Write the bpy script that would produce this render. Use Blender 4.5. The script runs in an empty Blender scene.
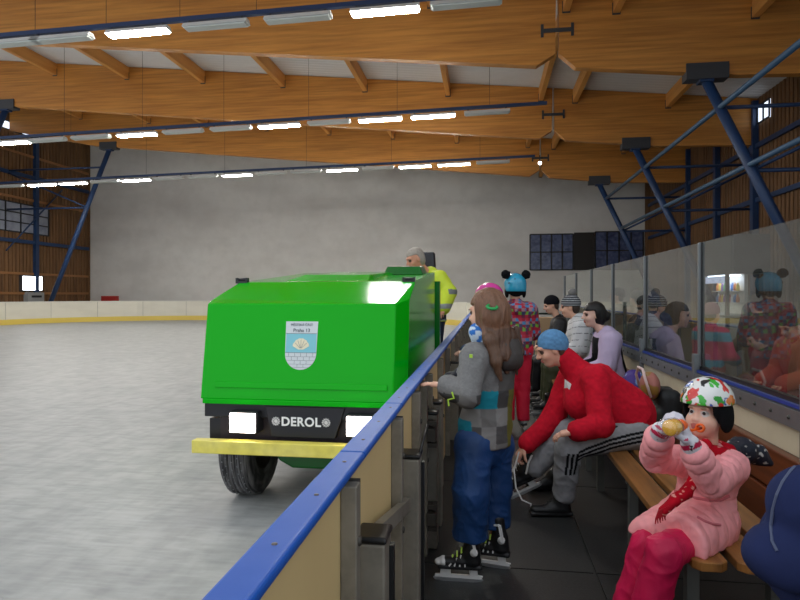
import bpy, bmesh, math, random
import numpy as np
from mathutils import Vector, Matrix
random.seed(4)
D = bpy.data; SC = bpy.context.scene; COL = SC.collection
FPX = 600.0; YAW = math.radians(8.16); EYE = 1.5; HOR = 295.0
FW = Vector((-math.sin(YAW), math.cos(YAW), 0)); RT = Vector((math.cos(YAW), math.sin(YAW), 0))
def ray(px, py): return FW + RT*((px-400)/FPX) + Vector((0,0,1))*((HOR-py)/FPX)
def _p(r, t): return Vector((0,0,EYE)) + r*t
def PY(px, py, Y): r = ray(px,py); return _p(r, Y/r.y)
def PX(px, py, X): r = ray(px,py); return _p(r, X/r.x)
def PZ(px, py, z): r = ray(px,py); return _p(r, (z-EYE)/r.z)
def PD(px, py, d): return _p(ray(px,py), d)

# ------------------------------------------------------------ materials
def lin(c):
    out = []
    for v in c[:3]:
        v = v/255.0
        out.append(v/12.92 if v <= 0.04045 else ((v+0.055)/1.055)**2.4)
    return tuple(out)
MATS = {}
def mat(name, col=(128,128,128), rough=0.6, metal=0.0, spec=0.5, coat=0.0, noise=None, bump=None, emis=None, wood=None, attr=False, sss=0.0, aniso=None):
    """noise=(scale, amount, colour2)   bump=(scale, strength)   wood=(axis scale xyz, colour2, amount)"""
    if name in MATS: return MATS[name]
    m = D.materials.new(name); m.use_nodes = True; nt = m.node_tree; N = nt.nodes; L = nt.links
    b = N['Principled BSDF']; b.inputs['Roughness'].default_value = rough; b.inputs['Metallic'].default_value = metal
    b.inputs['Specular IOR Level'].default_value = spec; b.inputs['Coat Weight'].default_value = coat
    b.inputs['Coat Roughness'].default_value = 0.05
    if sss:
        b.inputs['Subsurface Weight'].default_value = sss; b.inputs['Subsurface Radius'].default_value = (0.012,0.005,0.003)
    c = lin(col)+(1,)
    b.inputs['Base Color'].default_value = c
    tc = N.new('ShaderNodeTexCoord')
    src = None
    if attr:
        a = N.new('ShaderNodeAttribute'); a.attribute_name = 'Col'; src = a.outputs['Color']
    def mixin(src, fac_out, c2, amount):
        mx = N.new('ShaderNodeMix'); mx.data_type = 'RGBA'
        mu = N.new('ShaderNodeMath'); mu.operation = 'MULTIPLY'; mu.inputs[1].default_value = amount
        L.new(fac_out, mu.inputs[0]); L.new(mu.outputs[0], mx.inputs[0])
        if src is None: mx.inputs[6].default_value = c
        else: L.new(src, mx.inputs[6])
        mx.inputs[7].default_value = lin(c2)+(1,)
        return mx.outputs[2]
    if wood:
        sc3, c2, am = wood
        mp = N.new('ShaderNodeMapping'); mp.inputs['Scale'].default_value = sc3
        L.new(tc.outputs['Object'], mp.inputs[0])
        n = N.new('ShaderNodeTexNoise'); n.inputs['Scale'].default_value = 1.0; n.inputs['Detail'].default_value = 6; n.inputs['Roughness'].default_value = .65
        L.new(mp.outputs[0], n.inputs['Vector'])
        r = N.new('ShaderNodeValToRGB'); r.color_ramp.elements[0].position = .38; r.color_ramp.elements[1].position = .68
        L.new(n.outputs['Fac'], r.inputs[0]); src = mixin(src, r.outputs[0], c2, am)
    if noise:
        for (s, am, c2) in (noise if isinstance(noise, list) else [noise]):
            n = N.new('ShaderNodeTexNoise'); n.inputs['Detail'].default_value = 5
            if isinstance(s, tuple):
                mp = N.new('ShaderNodeMapping'); mp.inputs['Scale'].default_value = s
                L.new(tc.outputs['Object'], mp.inputs[0]); L.new(mp.outputs[0], n.inputs['Vector']); n.inputs['Scale'].default_value = 1
            else:
                L.new(tc.outputs['Object'], n.inputs['Vector']); n.inputs['Scale'].default_value = s
            r = N.new('ShaderNodeValToRGB'); r.color_ramp.elements[0].position = .42; r.color_ramp.elements[1].position = .7
            L.new(n.outputs['Fac'], r.inputs[0]); src = mixin(src, r.outputs[0], c2, am)
    if src is not None: L.new(src, b.inputs['Base Color'])
    if bump:
        n = N.new('ShaderNodeTexNoise'); n.inputs['Detail'].default_value = 4
        s = bump[0]
        if isinstance(s, tuple):
            mp = N.new('ShaderNodeMapping'); mp.inputs['Scale'].default_value = s
            L.new(tc.outputs['Object'], mp.inputs[0]); L.new(mp.outputs[0], n.inputs['Vector']); n.inputs['Scale'].default_value = 1
        else:
            L.new(tc.outputs['Object'], n.inputs['Vector']); n.inputs['Scale'].default_value = s
        bp = N.new('ShaderNodeBump'); bp.inputs['Strength'].default_value = bump[1]; bp.inputs['Distance'].default_value = bump[2] if len(bump) > 2 else 0.01
        L.new(n.outputs['Fac'], bp.inputs['Height']); L.new(bp.outputs[0], b.inputs['Normal'])
    if emis:
        b.inputs['Emission Color'].default_value = lin(emis[0])+(1,); b.inputs['Emission Strength'].default_value = emis[1]
    MATS[name] = m; return m
def glass_mat(name, tint=(255,255,255), rough=0.0, haze=0.0):
    """thin flat pane: fresnel reflection over straight-through transmission, a little dirt"""
    m = D.materials.new(name); m.use_nodes = True; nt = m.node_tree; N = nt.nodes; L = nt.links
    N.remove(N['Principled BSDF']); out = N['Material Output']
    tr = N.new('ShaderNodeBsdfTransparent'); tr.inputs[0].default_value = lin(tint)+(1,)
    gl = N.new('ShaderNodeBsdfGlossy'); gl.inputs['Roughness'].default_value = rough; gl.inputs[0].default_value = (1,1,1,1)
    fr = N.new('ShaderNodeFresnel'); fr.inputs[0].default_value = 1.9
    mx = N.new('ShaderNodeMixShader'); ge = N.new('ShaderNodeNewGeometry'); iv = N.new('ShaderNodeMath'); iv.operation = 'SUBTRACT'; iv.inputs[0].default_value = 1; L.new(ge.outputs['Backfacing'], iv.inputs[1]); pm = N.new('ShaderNodeMath'); pm.operation = 'MULTIPLY'; L.new(fr.outputs[0], pm.inputs[0]); L.new(iv.outputs[0], pm.inputs[1]); L.new(pm.outputs[0], mx.inputs[0]); L.new(tr.outputs[0], mx.inputs[1]); L.new(gl.outputs[0], mx.inputs[2])
    df = N.new('ShaderNodeBsdfDiffuse'); df.inputs[0].default_value = (.55,.56,.55,1)
    tc = N.new('ShaderNodeTexCoord'); n = N.new('ShaderNodeTexNoise'); n.inputs['Scale'].default_value = 9; n.inputs['Detail'].default_value = 8
    L.new(tc.outputs['Object'], n.inputs['Vector'])
    mu = N.new('ShaderNodeMath'); mu.operation = 'MULTIPLY'; mu.inputs[1].default_value = haze*2; L.new(n.outputs['Fac'], mu.inputs[0])
    m2 = N.new('ShaderNodeMixShader'); L.new(mu.outputs[0], m2.inputs[0]); L.new(mx.outputs[0], m2.inputs[1]); L.new(df.outputs[0], m2.inputs[2])
    L.new(m2.outputs[0], out.inputs[0]); MATS[name] = m; return m

# ------------------------------------------------------------ mesh builder
class MB:
    def __init__(s): s.v = []; s.f = []; s.sm = []
    def add(s, vs, fs, smooth=False):
        o = len(s.v); s.v += [tuple(v) for v in vs]; s.f += [tuple(i+o for i in f) for f in fs]; s.sm += [smooth]*len(fs); return s
    def hexa(s, p):
        return s.add(p, [(0,3,2,1),(4,5,6,7),(0,1,5,4),(1,2,6,5),(2,3,7,6),(3,0,4,7)])
    def box(s, x0,x1,y0,y1,z0,z1):
        return s.hexa([(x0,y0,z0),(x1,y0,z0),(x1,y1,z0),(x0,y1,z0),(x0,y0,z1),(x1,y0,z1),(x1,y1,z1),(x0,y1,z1)])
    def bar(s, a, b, w, h, up=(0,0,1)):
        a = Vector(a); b = Vector(b); d = (b-a).normalized(); u = Vector(up)
        if abs(d.dot(u)) > .99: u = Vector((0,1,0))
        r = d.cross(u).normalized(); u = r.cross(d).normalized()
        p = []
        for q in (a, b):
            for sx, sz in ((-1,-1),(1,-1),(1,1),(-1,1)): p.append(q + r*sx*w/2 + u*sz*h/2)
        return s.add(p, [(0,1,2,3),(7,6,5,4),(0,4,5,1),(1,5,6,2),(2,6,7,3),(3,7,4,0)])
    def tube(s, pts, r, n=10, caps=True):
        pts = [Vector(p) for p in pts]; rr = r if isinstance(r, (list,tuple)) else [r]*len(pts)
        vs = []; fs = []; ref = None
        for i, p in enumerate(pts):
            d = ((pts[i+1] if i+1 < len(pts) else p) - (pts[i-1] if i else p)).normalized()
            if ref is None:
                ref = Vector((0,0,1)) if abs(d.z) < .9 else Vector((1,0,0))
            x = (ref - d*ref.dot(d)).normalized(); ref = x; y = d.cross(x)
            for k in range(n):
                a = 2*math.pi*k/n; vs.append(p + (x*math.cos(a)+y*math.sin(a))*rr[i])
        for i in range(len(pts)-1):
            for k in range(n):
                k2 = (k+1)%n; fs.append((i*n+k, i*n+k2, (i+1)*n+k2, (i+1)*n+k))
        if caps:
            fs.append(tuple(range(n-1,-1,-1))); m = (len(pts)-1)*n; fs.append(tuple(m+k for k in range(n)))
        return s.add(vs, fs, n > 6)
    def cyl(s, a, b, r, n=16): return s.tube([a,b], r, n)
    def prism(s, poly, ext):
        """poly: ordered 3-D points of a planar outline, ext: extrusion vector"""
        n = len(poly); e = Vector(ext); p = [Vector(q) for q in poly]
        vs = p + [q+e for q in p]
        fs = [tuple(range(n-1,-1,-1)), tuple(range(n,2*n))] + [(i,(i+1)%n,n+(i+1)%n,n+i) for i in range(n)]
        return s.add(vs, fs)
    def lathe(s, c, axis, prof, n=20):
        """prof: (radius, height along axis)"""
        c = Vector(c); ax = Vector(axis).normalized(); ref = Vector((0,0,1)) if abs(ax.z) < .9 else Vector((1,0,0))
        x = (ref-ax*ref.dot(ax)).normalized(); y = ax.cross(x); vs = []; fs = []
        for (r,h) in prof:
            for k in range(n):
                a = 2*math.pi*k/n; vs.append(c+ax*h+(x*math.cos(a)+y*math.sin(a))*max(r,1e-4))
        for i in range(len(prof)-1):
            for k in range(n):
                k2=(k+1)%n; fs.append((i*n+k,i*n+k2,(i+1)*n+k2,(i+1)*n+k))
        return s.add(vs, fs, True)
    def ball(s, c, r, n=14):
        r3 = r if isinstance(r,(tuple,list)) else (r,r,r); c = Vector(c); vs=[]; fs=[]; m = n//2
        for i in range(m+1):
            t = math.pi*i/m
            for k in range(n):
                a = 2*math.pi*k/n; vs.append((c.x+r3[0]*math.sin(t)*math.cos(a), c.y+r3[1]*math.sin(t)*math.sin(a), c.z+r3[2]*math.cos(t)))
        for i in range(m):
            for k in range(n):
                k2=(k+1)%n; fs.append((i*n+k,(i+1)*n+k,(i+1)*n+k2,i*n+k2))
        return s.add(vs, fs, True)
    def build(s, name, material, parent=None, bevel=0.0, seg=2):
        me = D.meshes.new(name); me.from_pydata(s.v, [], s.f); me.update()
        if bevel or True:
            bm = bmesh.new(); bm.from_mesh(me)
            bmesh.ops.remove_doubles(bm, verts=bm.verts, dist=1e-5) if not bevel else None
            bmesh.ops.recalc_face_normals(bm, faces=bm.faces)
            bm.to_mesh(me); bm.free()
        if not bevel and len(me.polygons) == len(s.sm):
            me.polygons.foreach_set('use_smooth', s.sm)
        me.materials.append(material)
        o = D.objects.new(name, me); COL.objects.link(o)
        if bevel:
            md = o.modifiers.new('bevel','BEVEL'); md.width = bevel; md.segments = seg; md.limit_method = 'ANGLE'; md.angle_limit = math.radians(35)
            for p in me.polygons: p.use_smooth = False
        attach(o, parent); return o
def attach(o, parent):
    if parent is None: return o
    o.parent = parent
    if parent.parent is None: o.location = -Vector(parent.location)
    return o
def thing(name, label, cat, loc=(0,0,0), group=None):
    o = D.objects.new(name, None); COL.objects.link(o); o.location = loc; o.empty_display_size = .1
    return tag(o, label, cat, group)
def tag(o, label, cat, group=None, kind=None):
    o['label'] = label; o['category'] = cat
    if group: o['group'] = group
    if kind: o['kind'] = kind
    return o
def struct(o, label=None, cat=None, group=None):
    o['kind'] = 'structure'
    if label: o['label'] = label
    if cat: o['category'] = cat
    if group: o['group'] = group
    return o
def copy_tree(o, loc=None, label=None, parent=None):
    c = o.copy(); COL.objects.link(c)
    if parent: c.parent = parent
    for ch in list(o.children): copy_tree(ch, None, None, c)
    if loc is not None: c.location = loc
    if label: c['label'] = label
    return c
ORD = ['first','second','third','fourth','fifth','sixth','seventh','eighth','ninth','tenth','eleventh','twelfth','thirteenth','fourteenth','fifteenth','sixteenth','seventeenth','eighteenth']
def text(s, size, material, parent, name, origin, xdir, ydir, ext=0.0008, align='CENTER', spacing=1.0, bold=0.0):
    """lettering turned into plain mesh"""
    cu = D.curves.new('lettering_curve', 'FONT'); cu.body = s; cu.size = size; cu.extrude = ext; cu.align_x = align; cu.align_y = 'CENTER'; cu.space_character = spacing
    cu.resolution_u = 4; cu.offset = bold
    tmp = D.objects.new('lettering_curve', cu); COL.objects.link(tmp)
    dg = bpy.context.evaluated_depsgraph_get(); dg.update()
    me = D.meshes.new_from_object(tmp.evaluated_get(dg)); D.objects.remove(tmp); D.curves.remove(cu)
    x = Vector(xdir).normalized(); y = Vector(ydir).normalized(); z = x.cross(y)
    M = Matrix((x,y,z)).transposed().to_4x4(); M.translation = Vector(origin); me.transform(M)
    me.materials.clear(); me.materials.append(material); me.name = name
    o = D.objects.new(name, me); COL.objects.link(o)
    return attach(o, parent)
# ============================================================ hall shell
WALL_Y = 36.0; XR = 9.3; XL = -25.8
BEAM_Y = [8.4, 15.3, 22.2, 29.1]
def roof_z(x): return 9.2 - .1*x
M_wall = mat('grey_plaster', (216,214,210), .9, noise=[((.25,.25,.6), .45, (176,173,169)), (1.6,.3,(190,187,182))])
M_slat = mat('brown_board', (128,92,58), .8, wood=((6,6,.5),(80,56,36),.8))
M_glulam = mat('glulam', (212,146,66), .5, wood=((.35,3,6),(168,104,40),.7), noise=[((.5,.5,14),.5,(140,88,36))])
M_purlin = mat('purlin_wood', (222,160,84), .55, wood=((6,.4,6),(180,118,54),.6))
M_blue = mat('blue_steel', (25,55,96), .5, noise=(3,.4,(16,36,64)))
M_darksteel = mat('dark_steel', (58,60,64), .5)
M_roof = mat('white_sheet', (226,228,228), .6)
M_darkpane = mat('dark_pane', (26,32,48), .12)
M_frame = mat('dark_frame', (20,22,26), .5)

def slat_wall(name, x, y0, y1, facing, label):
    m = MB(); pitch = .26; y = y0
    zt = roof_z(x)
    m.box(min(x,x+.1*facing*-1), max(x,x-.1*facing), y0, y1, 0, zt+.6)
    while y < y1-.05:
        xa, xb = sorted((x, x+.05*facing)); m.box(xa, xb, y, min(y+.19,y1), .0, zt-.02); y += pitch
    return struct(m.build(name, M_slat), label, 'wall')
slat_wall('wall_right', XR, 6, WALL_Y, -1, 'brown vertical board wall on the spectator side')
slat_wall('wall_left', XL, 20, WALL_Y, 1, 'brown vertical board wall beyond the far side of the ice')
b = MB()
b.prism([(XL-.1,WALL_Y,0),(XR+.1,WALL_Y,0),(XR+.1,WALL_Y,roof_z(XR)+.5),(XL-.1,WALL_Y,roof_z(XL)+.5)], (0,.3,0))
struct(b.build('wall_back', M_wall), 'mottled grey plaster end wall behind the ice', 'wall')
# brown corner trims
struct(MB().box(XL, XL+.16, WALL_Y-.12, WALL_Y, 0, roof_z(XL)).build('trim_1', M_slat), 'brown timber corner post at left end of grey wall', 'trim')
struct(MB().box(XR-.3, XR, WALL_Y-.12, WALL_Y, 0, roof_z(XR)).build('trim_2', M_slat), 'dark timber corner post at right end of grey wall', 'trim')
# roof: corrugated white sheet
m = MB(); xs = np.arange(XL-1, XR+1.01, .15); vs=[]; fs=[]
ya, yb = -2.0, WALL_Y+.5
# corrugation runs along the slope, so ripple along Y
ys = np.arange(4.0, yb, .12)
for i,y in enumerate(ys):
    dz = .025*(i%2)
    vs += [(XL-1,y,roof_z(XL-1)+dz+.02),(XR+1,y,roof_z(XR+1)+dz+.02)]
for i in range(len(ys)-1): fs.append((2*i,2*i+1,2*i+3,2*i+2))
m.add(vs, fs)
struct(m.build('ceiling', M_roof), 'white corrugated roof sheets above the timber beams', 'ceiling')
# floors
M_ice = mat('ice', (172,173,171), .45, spec=.35, noise=[((.5,.25,1),.35,(144,146,146)), ((3.5,9,1),.45,(120,123,124)), ((9,2.5,1),.4,(122,125,126)), ((5,26,1),.35,(190,192,192)), (2.2,.4,(132,134,135))], bump=((9,3,1),.12,.01))
struct(MB().add([(XL,-3,0),(-.4,-3,0),(-.4,WALL_Y,0),(XL,WALL_Y,0)],[(0,1,2,3)]).build('ice_surface', M_ice), 'scuffed pale grey skating ice', 'ice')
M_floor = mat('rubber_mat', (40,41,41), .5, noise=[(5,.6,(27,28,29)), (60,.4,(58,59,58)), (1.2,.4,(48,49,48))], bump=(120,.3,.004))
mf = MB(); mf.add([(-.4,-2,-.012),(XR,-2,-.012),(XR,WALL_Y,-.012),(-.4,WALL_Y,-.012)],[(0,1,2,3)])
for iy in range(-1, 24):
    for ix in range(0, 10):
        x0 = -.4+ix*.985; y0 = iy*1.5+.35
        mf.box(x0+.006, min(x0+.974,XR-.01), y0+.006, y0+1.494, -.012, 0)
struct(mf.build('floor', M_floor), 'black rubber mats laid on the walkway', 'floor')

# ------------------------------------------------------------ beams and purlins
NICK = {8.4:'foremost', 15.3:'nearest', 22.2:'middle', 29.1:'farthest'}
JX = {8.4:1.6, 15.3:1.75, 22.2:2.4, 29.1:2.55}
for Y in BEAM_Y:
    t = thing('glulam_beam', f'{NICK[Y]} laminated timber roof beam spanning the hall', 'beam', (0,Y,8.5)); t['kind'] = 'structure'
    j = JX[Y]; h = 1.85
    def zb(x): return roof_z(x)-h
    def pt(x, z): return (x, Y, z)
    L_ = [pt(XL+.3,roof_z(XL+.3)), pt(XL+.3,zb(XL+.3)+.5), pt(-20.5,zb(-20.5)), pt(j-.5,zb(j-.5)), pt(j-.05,zb(j)+.32), pt(j-.03,roof_z(j))]
    R_ = [pt(j+.03,roof_z(j)), pt(j+.05,zb(j)+.32), pt(j+.45,zb(j+.45)), pt(6.0,zb(6.0)), pt(XR-.05,zb(XR)+.25), pt(XR-.05,roof_z(XR))]
    MB().prism(L_, (0,.24,0)).build('long_beam_half', M_glulam, t)
    MB().prism(R_, (0,.24,0)).build('short_beam_half', M_glulam, t)
    c = MB(); zc = roof_z(j)-.95
    c.box(j-.36,j+.36,Y-.02,Y,zc-.05,zc+.05); c.box(j-.4,j-.33,Y-.025,Y,zc-.16,zc+.16); c.box(j+.33,j+.4,Y-.025,Y,zc-.16,zc+.16)
    c.build('joint_plate', M_darksteel, t)
    for xs_, nm in ((5.25,'r'),(-19.7,'l')):
        MB().box(xs_-.48,xs_+.48,Y-.06,Y+.3,zb(xs_)-.14,zb(xs_)+.24).build('bearing_shoe', M_darksteel, t)
PXS = [PY(px,90,22.2).x for px in (-30,55,127,203,283,365,448,541,575,668)]
proto = None
for bi in range(3):
    y0, y1 = BEAM_Y[bi]+.24, BEAM_Y[bi+1]
    for i,x in enumerate(PXS):
        if bi == 0 and x < -3: continue
        if x < XL+1: continue
        nm = f'timber purlin, {ORD[i]} from left, under roof between the {NICK[BEAM_Y[bi]]} and {NICK[BEAM_Y[bi+1]]} beams'
        if proto is None:
            m = MB(); m.box(-.08,.08,0,y1-y0,-.46,.0)
            proto = m.build('purlin', M_purlin); tag(proto, nm, 'purlin', 'roof purlins', 'structure'); o = proto
            hb = MB().box(-.1,.1,(y1-y0)-.012,(y1-y0)-.001,-.5,-.2).build('hanger', M_darksteel); hb.parent = proto
        else: o = copy_tree(proto, None, nm)
        o.location = (x, y0, roof_z(x)-.02)
# last bay purlins to the wall
for i,x in enumerate(PXS):
    if x < XL+1: continue
    o = copy_tree(proto, (x, 29.34, roof_z(x)-.02), f'timber purlin, {ORD[i]} from left, under roof behind the farthest beam')

# ------------------------------------------------------------ blue steel
def strut(Y, side, label):
    x0, x1 = (5.25, 8.4) if side > 0 else (-19.7, -23.6 if Y > 25 else -24.3)
    z0 = roof_z(x0)-1.85-.14
    t = thing('steel_strut', label, 'strut', (x1,Y+.12,0)); t['kind'] = 'thing'
    xb = x0 + (x1-x0)*1.0
    MB().tube([(x0,Y+.12,z0+.05),(xb,Y+.12,0.02)], .12, 12).build('leg', M_blue, t)
    MB().box(x0-.16,x0+.16,Y-.02,Y+.26,z0-.06,z0).build('head_plate', M_blue, t)
    MB().box(xb-.25,xb+.25,Y-.1,Y+.34,0,.03).build('base_plate', M_blue, t)
    # horizontal tie to the wall and diagonal
    f = .1
    xa = x0+(x1-x0)*f; za = z0*(1-f)
    xw = XR-.05 if side > 0 else XL+.05
    MB().tube([(xa,Y+.12,za),(xw,Y+.12,za)], .05, 8).build('wall_tie', M_blue, t)
    f = .33; xa2 = x0+(x1-x0)*f; za2 = z0*(1-f)
    MB().tube([(xa2,Y+.12,za2),(xw,Y+.12,za2)], .05, 8).build('wall_tie', M_blue, t)
    MB().tube([(xa2,Y+.12,za2),(xw,Y+.12,za-.1)], .045, 8).build('diagonal_tie', M_blue, t)
    return t
for Y in BEAM_Y[1:]: strut(Y, 1, f'slanting blue steel strut holding up the right end of the {NICK[Y]} beam')
for Y in BEAM_Y[2:]: strut(Y, -1, f'slanting blue steel strut holding up the left end of the {NICK[Y]} beam')
zs = roof_z(5.25)-1.99
for f, nm, r in ((.1,'upper',.065),(.31,'lower',.065)):
    x = 5.25+3.15*f; z = zs*(1-f)
    o = MB().tube([(x,8,z),(x,29.2,z)], r, 10).build('steel_tube', mat('pale_blue_steel',(62,92,120),.45)); tag(o, f'{nm} long grey-blue steel tube joining the right-hand struts', 'tube')
for z, nm in ((6.6,'upper'),(4.75,'lower')):
    o = MB().bar((XR-.12,10,z),(XR-.12,WALL_Y,z), .1, .16).build('wall_girt', M_blue); tag(o, f'{nm} dark blue steel girt along the right board wall', 'girt')
for Y, nm in ((22.2,'nearest'),(25.6,'middle'),(29.1,'farthest')):
    m = MB(); m.box(XR-.25,XR-.06,Y-.12,Y+.12,0,roof_z(XR)-.1); o = m.build('steel_column', M_blue); tag(o, f'{nm} dark blue upright column on the right board wall', 'column')
# left wall steel
o = MB().box(XL+.06,XL+.25,31.1,31.35,0,roof_z(XL)-.1).build('steel_column', M_blue); tag(o,'blue upright column on the left board wall','column')
for z, nm in ((4.5,'lower'),(8.2,'upper')):
    o = MB().bar((XL+.14,26,z),(XL+.14,WALL_Y-.15,z), .12,.2).build('wall_girt', M_blue); tag(o, f'{nm} blue steel girt along the left board wall', 'girt')
for z, nm in ((1.6,'low'),(2.7,'middle'),(6.9,'high'),(9.4,'topmost')):
    o = MB().bar((XL+.09,26,z),(XL+.09,WALL_Y-.13,z), .06,.14).build('timber_rail', mat('rail_wood',(150,104,62),.7)); tag(o, f'{nm} brown timber rail across the left board wall', 'rail')
o = MB().tube([(XL+.2,29,3.9),(XL+.2,33.3,7.9)], .04, 8).build('tie_rod', M_blue); tag(o, 'thin dark tie rod slanting across the left board wall', 'tie rod')
# windows
def pane_window(name, rect, cols, rows, axis, pos, label, pane, depth=.06):
    (a0,a1,z0,z1) = rect; t = thing(name, label, 'window', (a0,pos,z0) if axis=='y' else (pos,a0,z0)); t['kind']='structure'
    def bx(m, a,b,zz0,zz1,d0,d1):
        if axis=='y': m.box(a,b,pos-d1,pos-d0,zz0,zz1)
        else:
            s = -1 if pos>0 else 1
            x0,x1 = sorted((pos+s*d0,pos+s*d1)); m.box(x0,x1,a,b,zz0,zz1)
    m=MB(); bx(m,a0,a1,z0,z1,.0,.03); m.build('pane', pane, t)
    m=MB()
    for i in range(cols+1): x=a0+(a1-a0)*i/cols; bx(m,x-.04,x+.04,z0,z1,.03,depth)
    for i in range(rows+1): z=z0+(z1-z0)*i/rows; bx(m,a0,a1,z-.035,z+.035,.03,depth)
    m.build('window_frame', M_frame, t); return t
p0=PY(530,270,WALL_Y); p1=PY(573,234,WALL_Y); p2=PY(595,268,WALL_Y); p3=PY(643,232,WALL_Y)
M_pane_blue = mat('night_pane', (74,84,118), .22, noise=[(1.5,.7,(34,40,66)),(5,.4,(110,120,150))])
pane_window('window_1',(p0.x,p1.x,p0.z,p1.z),4,2,'y',WALL_Y,'dark blue gridded window, left of the pair high on grey wall',M_pane_blue)
pane_window('window_2',(p2.x,p3.x,p0.z,p1.z+.1),4,2,'y',WALL_Y,'dark blue gridded window, right of the pair high on grey wall',M_pane_blue)
o = MB().box(p1.x+.05,p2.x-.05,WALL_Y-.05,WALL_Y,p0.z-.03,p1.z+.08).build('trim_3', mat('black_panel',(30,26,24),.6)); struct(o,'black panel between the two high windows','panel')
M_poly = mat('poly_sheet', (150,156,172), .35, noise=(2,.6,(96,102,122)))
pane_window('window_3',(28.0,32.3,5.0,6.6),4,3,'x',XL+.05,'grey gridded window in the left board wall',M_poly)
M_day = mat('daylit_pane', (225,232,240), .4, emis=((215,228,245),1.6))
pane_window('window_4',(21.2,23.8,7.35,7.95),6,1,'x',XR-.06,'bright daylit strip window at top of right board wall',M_day)
pane_window('window_5',(25.2,31.6,10.5,10.95),9,1,'x',XL+.06,'bright broken strip window under roof on left board wall',M_day)

# lit board, box, red sign at the far left
def onwall(px,py): return PX(px,py,XL+.08)
c = onwall(30,283)
t = thing('light_box','glowing white light box on the far left board wall','light box',(XL+.06,c.y,c.z))
a=onwall(20,291); b_=onwall(41,276)
MB().box(XL+.0,XL+.2,a.y,b_.y,a.z,b_.z).build('housing', M_darksteel, t)
MB().box(XL+.2,XL+.21,a.y+.06,b_.y-.06,a.z+.05,b_.z-.05).build('lit_face', mat('lit_panel',(255,255,255),.5,emis=((245,250,255),4)), t)
a=onwall(24,303); b_=onwall(40,292)
t = thing('control_cabinet','grey control cabinet below the glowing white panel','cabinet',(XL+.06,a.y,a.z))
MB().box(XL+.05,XL+.35,a.y,b_.y,0.0,b_.z-.02).build('body', mat('cabinet_grey',(150,152,152),.5), t)
MB().box(XL+.35,XL+.36,a.y+.25,b_.y-.2,b_.z-.32,b_.z-.2).build('name_plate', M_frame, t)
a=PY(104,302,WALL_Y); b_=PY(119,296,WALL_Y)
o = MB().box(a.x,b_.x,WALL_Y-.3,WALL_Y-.02,0,b_.z).build('red_box', mat('red_paint',(170,40,34),.5)); tag(o,'small red box against the grey end wall','box')

# ------------------------------------------------------------ far rink boards (with rounded corners)
pts=[]; R=8.5; X0,X1,Y1=-23.8,-.38,34.0
for y in (-2,5,12,19,25.4): pts.append((X0,y))
for k in range(0,19): a=math.pi-k*math.pi/36; pts.append((X0+R+R*math.cos(a),25.5+R*math.sin(a)))
for x in (-13,-11,-10): pts.append((x,Y1))
for k in range(0,19): a=math.pi/2-k*math.pi/36; pts.append((X1-R+R*math.cos(a),25.5+R*math.sin(a)))
def ribbon(pts, off0, off1, z0, z1):
    m=MB(); n=len(pts); vs=[]
    for i,(x,y) in enumerate(pts):
        q=Vector(pts[min(i+1,n-1)])-Vector(pts[max(i-1,0)]); q.normalize(); nrm=Vector((q.y,-q.x))   # towards the ice
        for o_ in (off0,off1):
            for z in (z0,z1): vs.append((x+nrm.x*o_,y+nrm.y*o_,z))
    fs=[]
    for i in range(n-1):
        a=4*i;b=4*i+4
        fs += [(a,b,b+1,a+1),(a+2,a+3,b+3,b+2),(a+1,b+1,b+3,a+3),(a,a+2,b+2,b)]
    fs += [(0,1,3,2),(4*n-4,4*n-2,4*n-1,4*n-3)]
    return m.add(vs,fs)
t = thing('rink_boards','cream rink boards with yellow kick strip around the far end of ice','rink boards',(-12,34,0))
M_board = mat('cream_board',(216,212,198),.45,noise=((.7,.7,3),.3,(190,186,172)))
ribbon(pts,-.06,0,0,1.12).build('board_panel', M_board, t)
ribbon(pts,0,.02,0,.27).build('kick_strip', mat('yellow_strip',(220,194,92),.5), t)
ribbon(pts,-.07,.012,1.12,1.16).build('top_rail', mat('cream_rail',(205,203,194),.4), t)
sm=MB()
acc=0
for i in range(len(pts)-1):
    a=Vector(pts[i]); b_=Vector(pts[i+1]); Ls=(b_-a).length; d=(b_-a)/Ls
    s=(2.4-acc)
    while s<Ls:
        q=a+d*s; nn=Vector((d.y,-d.x)); e=q+nn*.004
        sm.bar((e.x,e.y,.2),(e.x,e.y,1.12),.02,.012); s+=2.4
    acc=(Ls-(s-2.4))
sm.build('panel_seam', mat('seam_grey',(170,168,158),.6), t)

# ------------------------------------------------------------ hanging light rows
M_rail = mat('rail_blue',(26,52,92),.5); M_hous = mat('batten_white',(214,216,214),.5); M_off = mat('unlit_diffuser',(196,202,198),.35)
LIGHT_L = 135.0
M_tube = mat('lit_tube',(255,255,255),.5,emis=((255,252,244),LIGHT_L))
ROWS = [('nearest',11.85,(0,36),(470,-6),[(13,0),(62,0),(138,1),(216,0),(298,0),(385,1),(466,0)],-60),
        ('middle',18.75,(0,138),(547,103),[(12,1),(47,0),(91,0),(137,1),(183,0),(231,0),(279,1),(329,0),(380,1),(433,1),(487,0)],-40),
        ('farthest',25.65,(0,183),(535,156),[(10,0),(42,1),(73,1),(105,0),(136,1),(169,0),(203,0),(237,1),(271,0),(306,0),(342,1),(378,0),(415,1),(454,1),(493,0)],-30)]
def batten(lit):
    t = D.objects.new('fluorescent_batten', None); COL.objects.link(t)
    MB().prism([(-.7,-.13,-.04),(-.7,.13,-.04),(-.7,.07,.05),(-.7,-.07,.05)],(1.4,0,0)).build('housing',M_hous,t)
    MB().box(-.67,.67,-.115,.115,-.075,-.04).build('diffuser', M_tube if lit else M_off, t, bevel=.02)
    MB().box(-.6,-.56,-.02,.02,.05,.12).build('bracket',M_darksteel,t); MB().box(.56,.6,-.02,.02,.05,.12).build('bracket',M_darksteel,t)
    return t
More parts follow.
